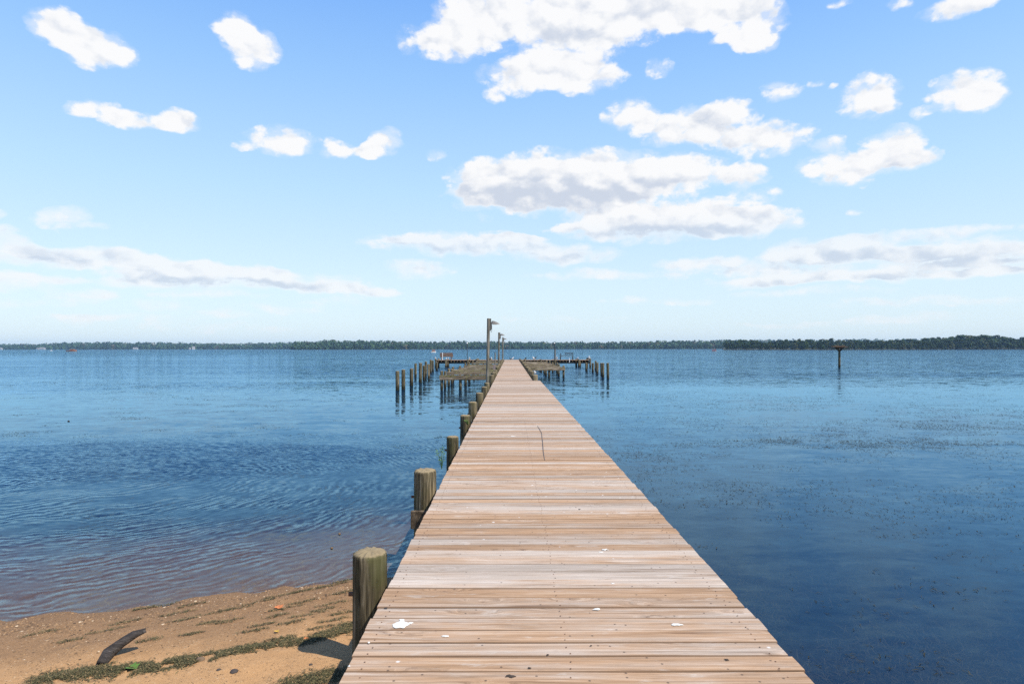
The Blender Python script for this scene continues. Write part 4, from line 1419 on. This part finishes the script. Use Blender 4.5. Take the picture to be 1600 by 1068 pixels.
# grey undersides of the thicker clouds
GL = [(860, 306, 150, 26, 1), (800, 300, 80, 18, .6), (980, 300, 110, 16, .6), (1010, 366, 150, 15, .9), (1130, 364, 110, 12, .6), (720, 388, 120, 9, .8), (880, 403, 80, 7, .7), (70, 407, 110, 8, .7), (230, 432, 80, 10, .6), (340, 442, 130, 10, .8), (460, 444, 110, 8, .7),
      (1340, 402, 130, 14, .9), (1500, 410, 150, 12, .8), (1190, 420, 150, 8, .6), (1390, 432, 220, 8, .7), (900, 55, 150, 26, .35), (1100, 215, 140, 22, .3), (1340, 272, 80, 12, .4), (660, 427, 50, 6, .5), (95, 352, 34, 8, .4), (690, 75, 60, 16, .3), (1510, 368, 110, 5, .5)]


def blobs(lst, vec, grow):
    S_ = None
    for (cx, cy, rx, ry, wt) in lst:
        u, v = (cx - VX) / F, (hor(cx) - cy) / F
        a0 = math.atan2(u, 1); e0 = math.atan2(v, math.hypot(u, 1))
        ra = rx / F * math.cos(a0) ** 2 * grow
        re = ry / F * math.cos(a0) * grow * math.cos(e0) ** 2
        q = t.vmath('MULTIPLY_ADD', vec, (1 / ra, 1 / re, 0), (-a0 / ra, -e0 / re, 0))
        ww = t.math('MULTIPLY_ADD', t.vmath('DOT_PRODUCT', q, q), -wt, wt, clamp=True)
        S_ = ww if S_ is None else t.math('ADD', S_, ww)
    return S_


Sacc = blobs(CL, PW, 1.27)
Gacc = blobs(GL, PW, 1.25)
f1 = t.noise(PS, 24, 12, .64, .25)
f2 = t.noise(t.vmath('ADD', PS, (.010, .018, 0)), 24, 4, .55, .25)
f4 = t.noise(PS, 24, 4, .55, .25)
f3 = t.noise(t.vmath('MULTIPLY', P, (1, 1.3, 1)), 90, 6, .68, .3)


def puffs(scale, dx=0.0, dy=0.0):
    w2 = t.vmath('ADD', t.vmath('ADD', PS, (dx, dy, 0)), t.vmath('MULTIPLY', t.vmath('SUBTRACT', t.noise(PS, scale * 1.3, 3, .6, 0, 'Color'), (.5, .5, .5)), (.9 / scale, .9 / scale, 0)))
    vv = t.n('ShaderNodeTexVoronoi', {'Vector': w2, 'Scale': scale}, voronoi_dimensions='2D', feature='SMOOTH_F1')
    vv.inputs['Smoothness'].default_value = .35
    return vv.outputs['Distance']


b1, b2 = puffs(22), puffs(52)
b1s = puffs(22, .006, .012)
S1 = t.math('MINIMUM', Sacc, 1.2)
dens = t.math('ADD', t.math('MULTIPLY', S1, 1.45), t.math('MULTIPLY', t.math('SUBTRACT', f1, .5), 2.2))
dens = t.math('ADD', dens, t.math('MULTIPLY', t.math('SUBTRACT', .5, b1), .95))
dens = t.math('ADD', dens, t.math('MULTIPLY', t.math('SUBTRACT', .48, b2), .55))
dens = t.math('ADD', dens, t.math('MULTIPLY', t.math('SUBTRACT', f3, .5), .8))
f6 = t.noise(t.vmath('MULTIPLY', P, (9, 42, 0)), 1.0, 5, .6)
dens = t.math('ADD', dens, t.math('MULTIPLY', t.math('MULTIPLY', t.math('SUBTRACT', f6, .54), 4.2), t.rng(ele, .22, .10, 0, 1)))
has = t.rng(Sacc, .0, .14)
upper = t.rng(ele, .10, .22)
veil = t.math('MULTIPLY', t.rng(t.math('ADD', t.math('MULTIPLY', S1, 1.5), t.math('MULTIPLY', t.math('SUBTRACT', f1, .5), 3.0)), .0, 1.25), .5)
alpha = t.math('MAXIMUM', t.math('MULTIPLY', t.rng(dens, .36, 1.2), upper), veil)
alpha = t.math('MULTIPLY', t.math('MULTIPLY', t.math('ADD', alpha, t.math('MULTIPLY', t.math('MULTIPLY', t.rng(dens, .25, 1.45), .42), t.math('SUBTRACT', 1.0, upper))), has), t.rng(ele, .02, .2, .75, .985))
relief = t.math('ADD', t.math('MULTIPLY', t.math('SUBTRACT', f2, f4), 1.2), t.math('ADD', t.math('MULTIPLY', t.math('SUBTRACT', b1, b1s), .9), t.math('MULTIPLY', t.math('SUBTRACT', b1, .42), .5)))
core = t.rng(dens, .55, 1.35)
shade = t.math('ADD', t.math('MULTIPLY', Gacc, .9), t.math('MULTIPLY', relief, 1.35))
shade = t.math('ADD', shade, t.math('MULTIPLY', t.math('SUBTRACT', f3, .5), .3))
shade = t.math('MULTIPLY', t.rng(shade, -.1, 1.15), core)
white = (KW * .985, KW * .985, KW * .99)
grey = (KW * .63, KW * .69, KW * .80)
ccol = t.mix(shade, white, grey)
# summer haze whitens the sky towards the horizon
hz_ = t.ramp(t.math('MULTIPLY', ele, 1.0, clamp=True), [(0.0, (.76 * K, .89 * K, .965 * K)), (.10, (.72 * K, .89 * K, .985 * K)), (.24, (.54 * K, .805 * K, 1.03 * K)), (.40, (.345 * K, .635 * K, 1.06 * K)), (.52, (.215 * K, .49 * K, 1.05 * K)), (.85, (.075 * K, .23 * K, .66 * K))])
SKYMIX = t.mix(.8, t.mix(1.0, sky.outputs[0], (1.3, 1.35, 1.45), 'MULTIPLY'), t.mix(1.0, hz_, (EXK, EXK, EXK), 'MULTIPLY'))
full = t.mix(alpha, SKYMIX, ccol)
bg = t.n('ShaderNodeBackground', {'Color': full, 'Strength': STR})
t.n('ShaderNodeOutputWorld', {0: bg.outputs[0]})
w.cycles.sampling_method = 'MANUAL'
w.cycles.sample_map_resolution = 512

# ------------------------------------------------------------------ haze: thin even air over the whole river
hm = bpy.data.materials.new('haze_air')
hm.use_nodes = True
hm.node_tree.nodes.clear()
th = NT(hm.node_tree)
pv = th.n('ShaderNodeVolumePrincipled', {'Color': (.42, .68, 1.0), 'Density': HAZE, 'Anisotropy': .0})
om = th.n('ShaderNodeOutputMaterial')
hm.node_tree.links.new(pv.outputs[0], om.inputs['Volume'])
hb = MB().box((0, 2150, 25), (9600, 5200, 64)).build('haze', hm)
tag(hb, 'thin summer haze over the river', 'haze', None, 'stuff')

# ------------------------------------------------------------------ sun
sl = bpy.data.lights.new('sun', 'SUN')
sl.energy = 4.9
sl.angle = math.radians(.53)
sl.color = (1, .92, .79)
so = bpy.data.objects.new('sun', sl)
COL.objects.link(so)
so.rotation_euler = SUN.to_track_quat('Z', 'Y').to_euler()
so.location = (20, -20, 40)

# ------------------------------------------------------------------ camera
cd = bpy.data.cameras.new('camera')
cd.sensor_width = 36
cd.lens = 36 * F / 1600
cd.shift_x = (800 - VX) / 1600
cd.shift_y = (HZ - 534) / 1600
cd.clip_start = .05
cd.clip_end = 20000
co = bpy.data.objects.new('camera', cd)
COL.objects.link(co)
co.location = (0, 0, CAM)
co.rotation_euler = (math.pi / 2, .00125, 0)
SC.camera = co

SC.render.engine = 'CYCLES'
SC.cycles.use_denoising = False
SC.cycles.max_bounces = 8
SC.cycles.transparent_max_bounces = 12
SC.cycles.caustics_reflective = False
SC.cycles.caustics_refractive = False
SC.view_settings.view_transform = 'Standard'
SC.view_settings.look = 'None'
SC.view_settings.exposure = EXP
SC.view_settings.gamma = 1.0
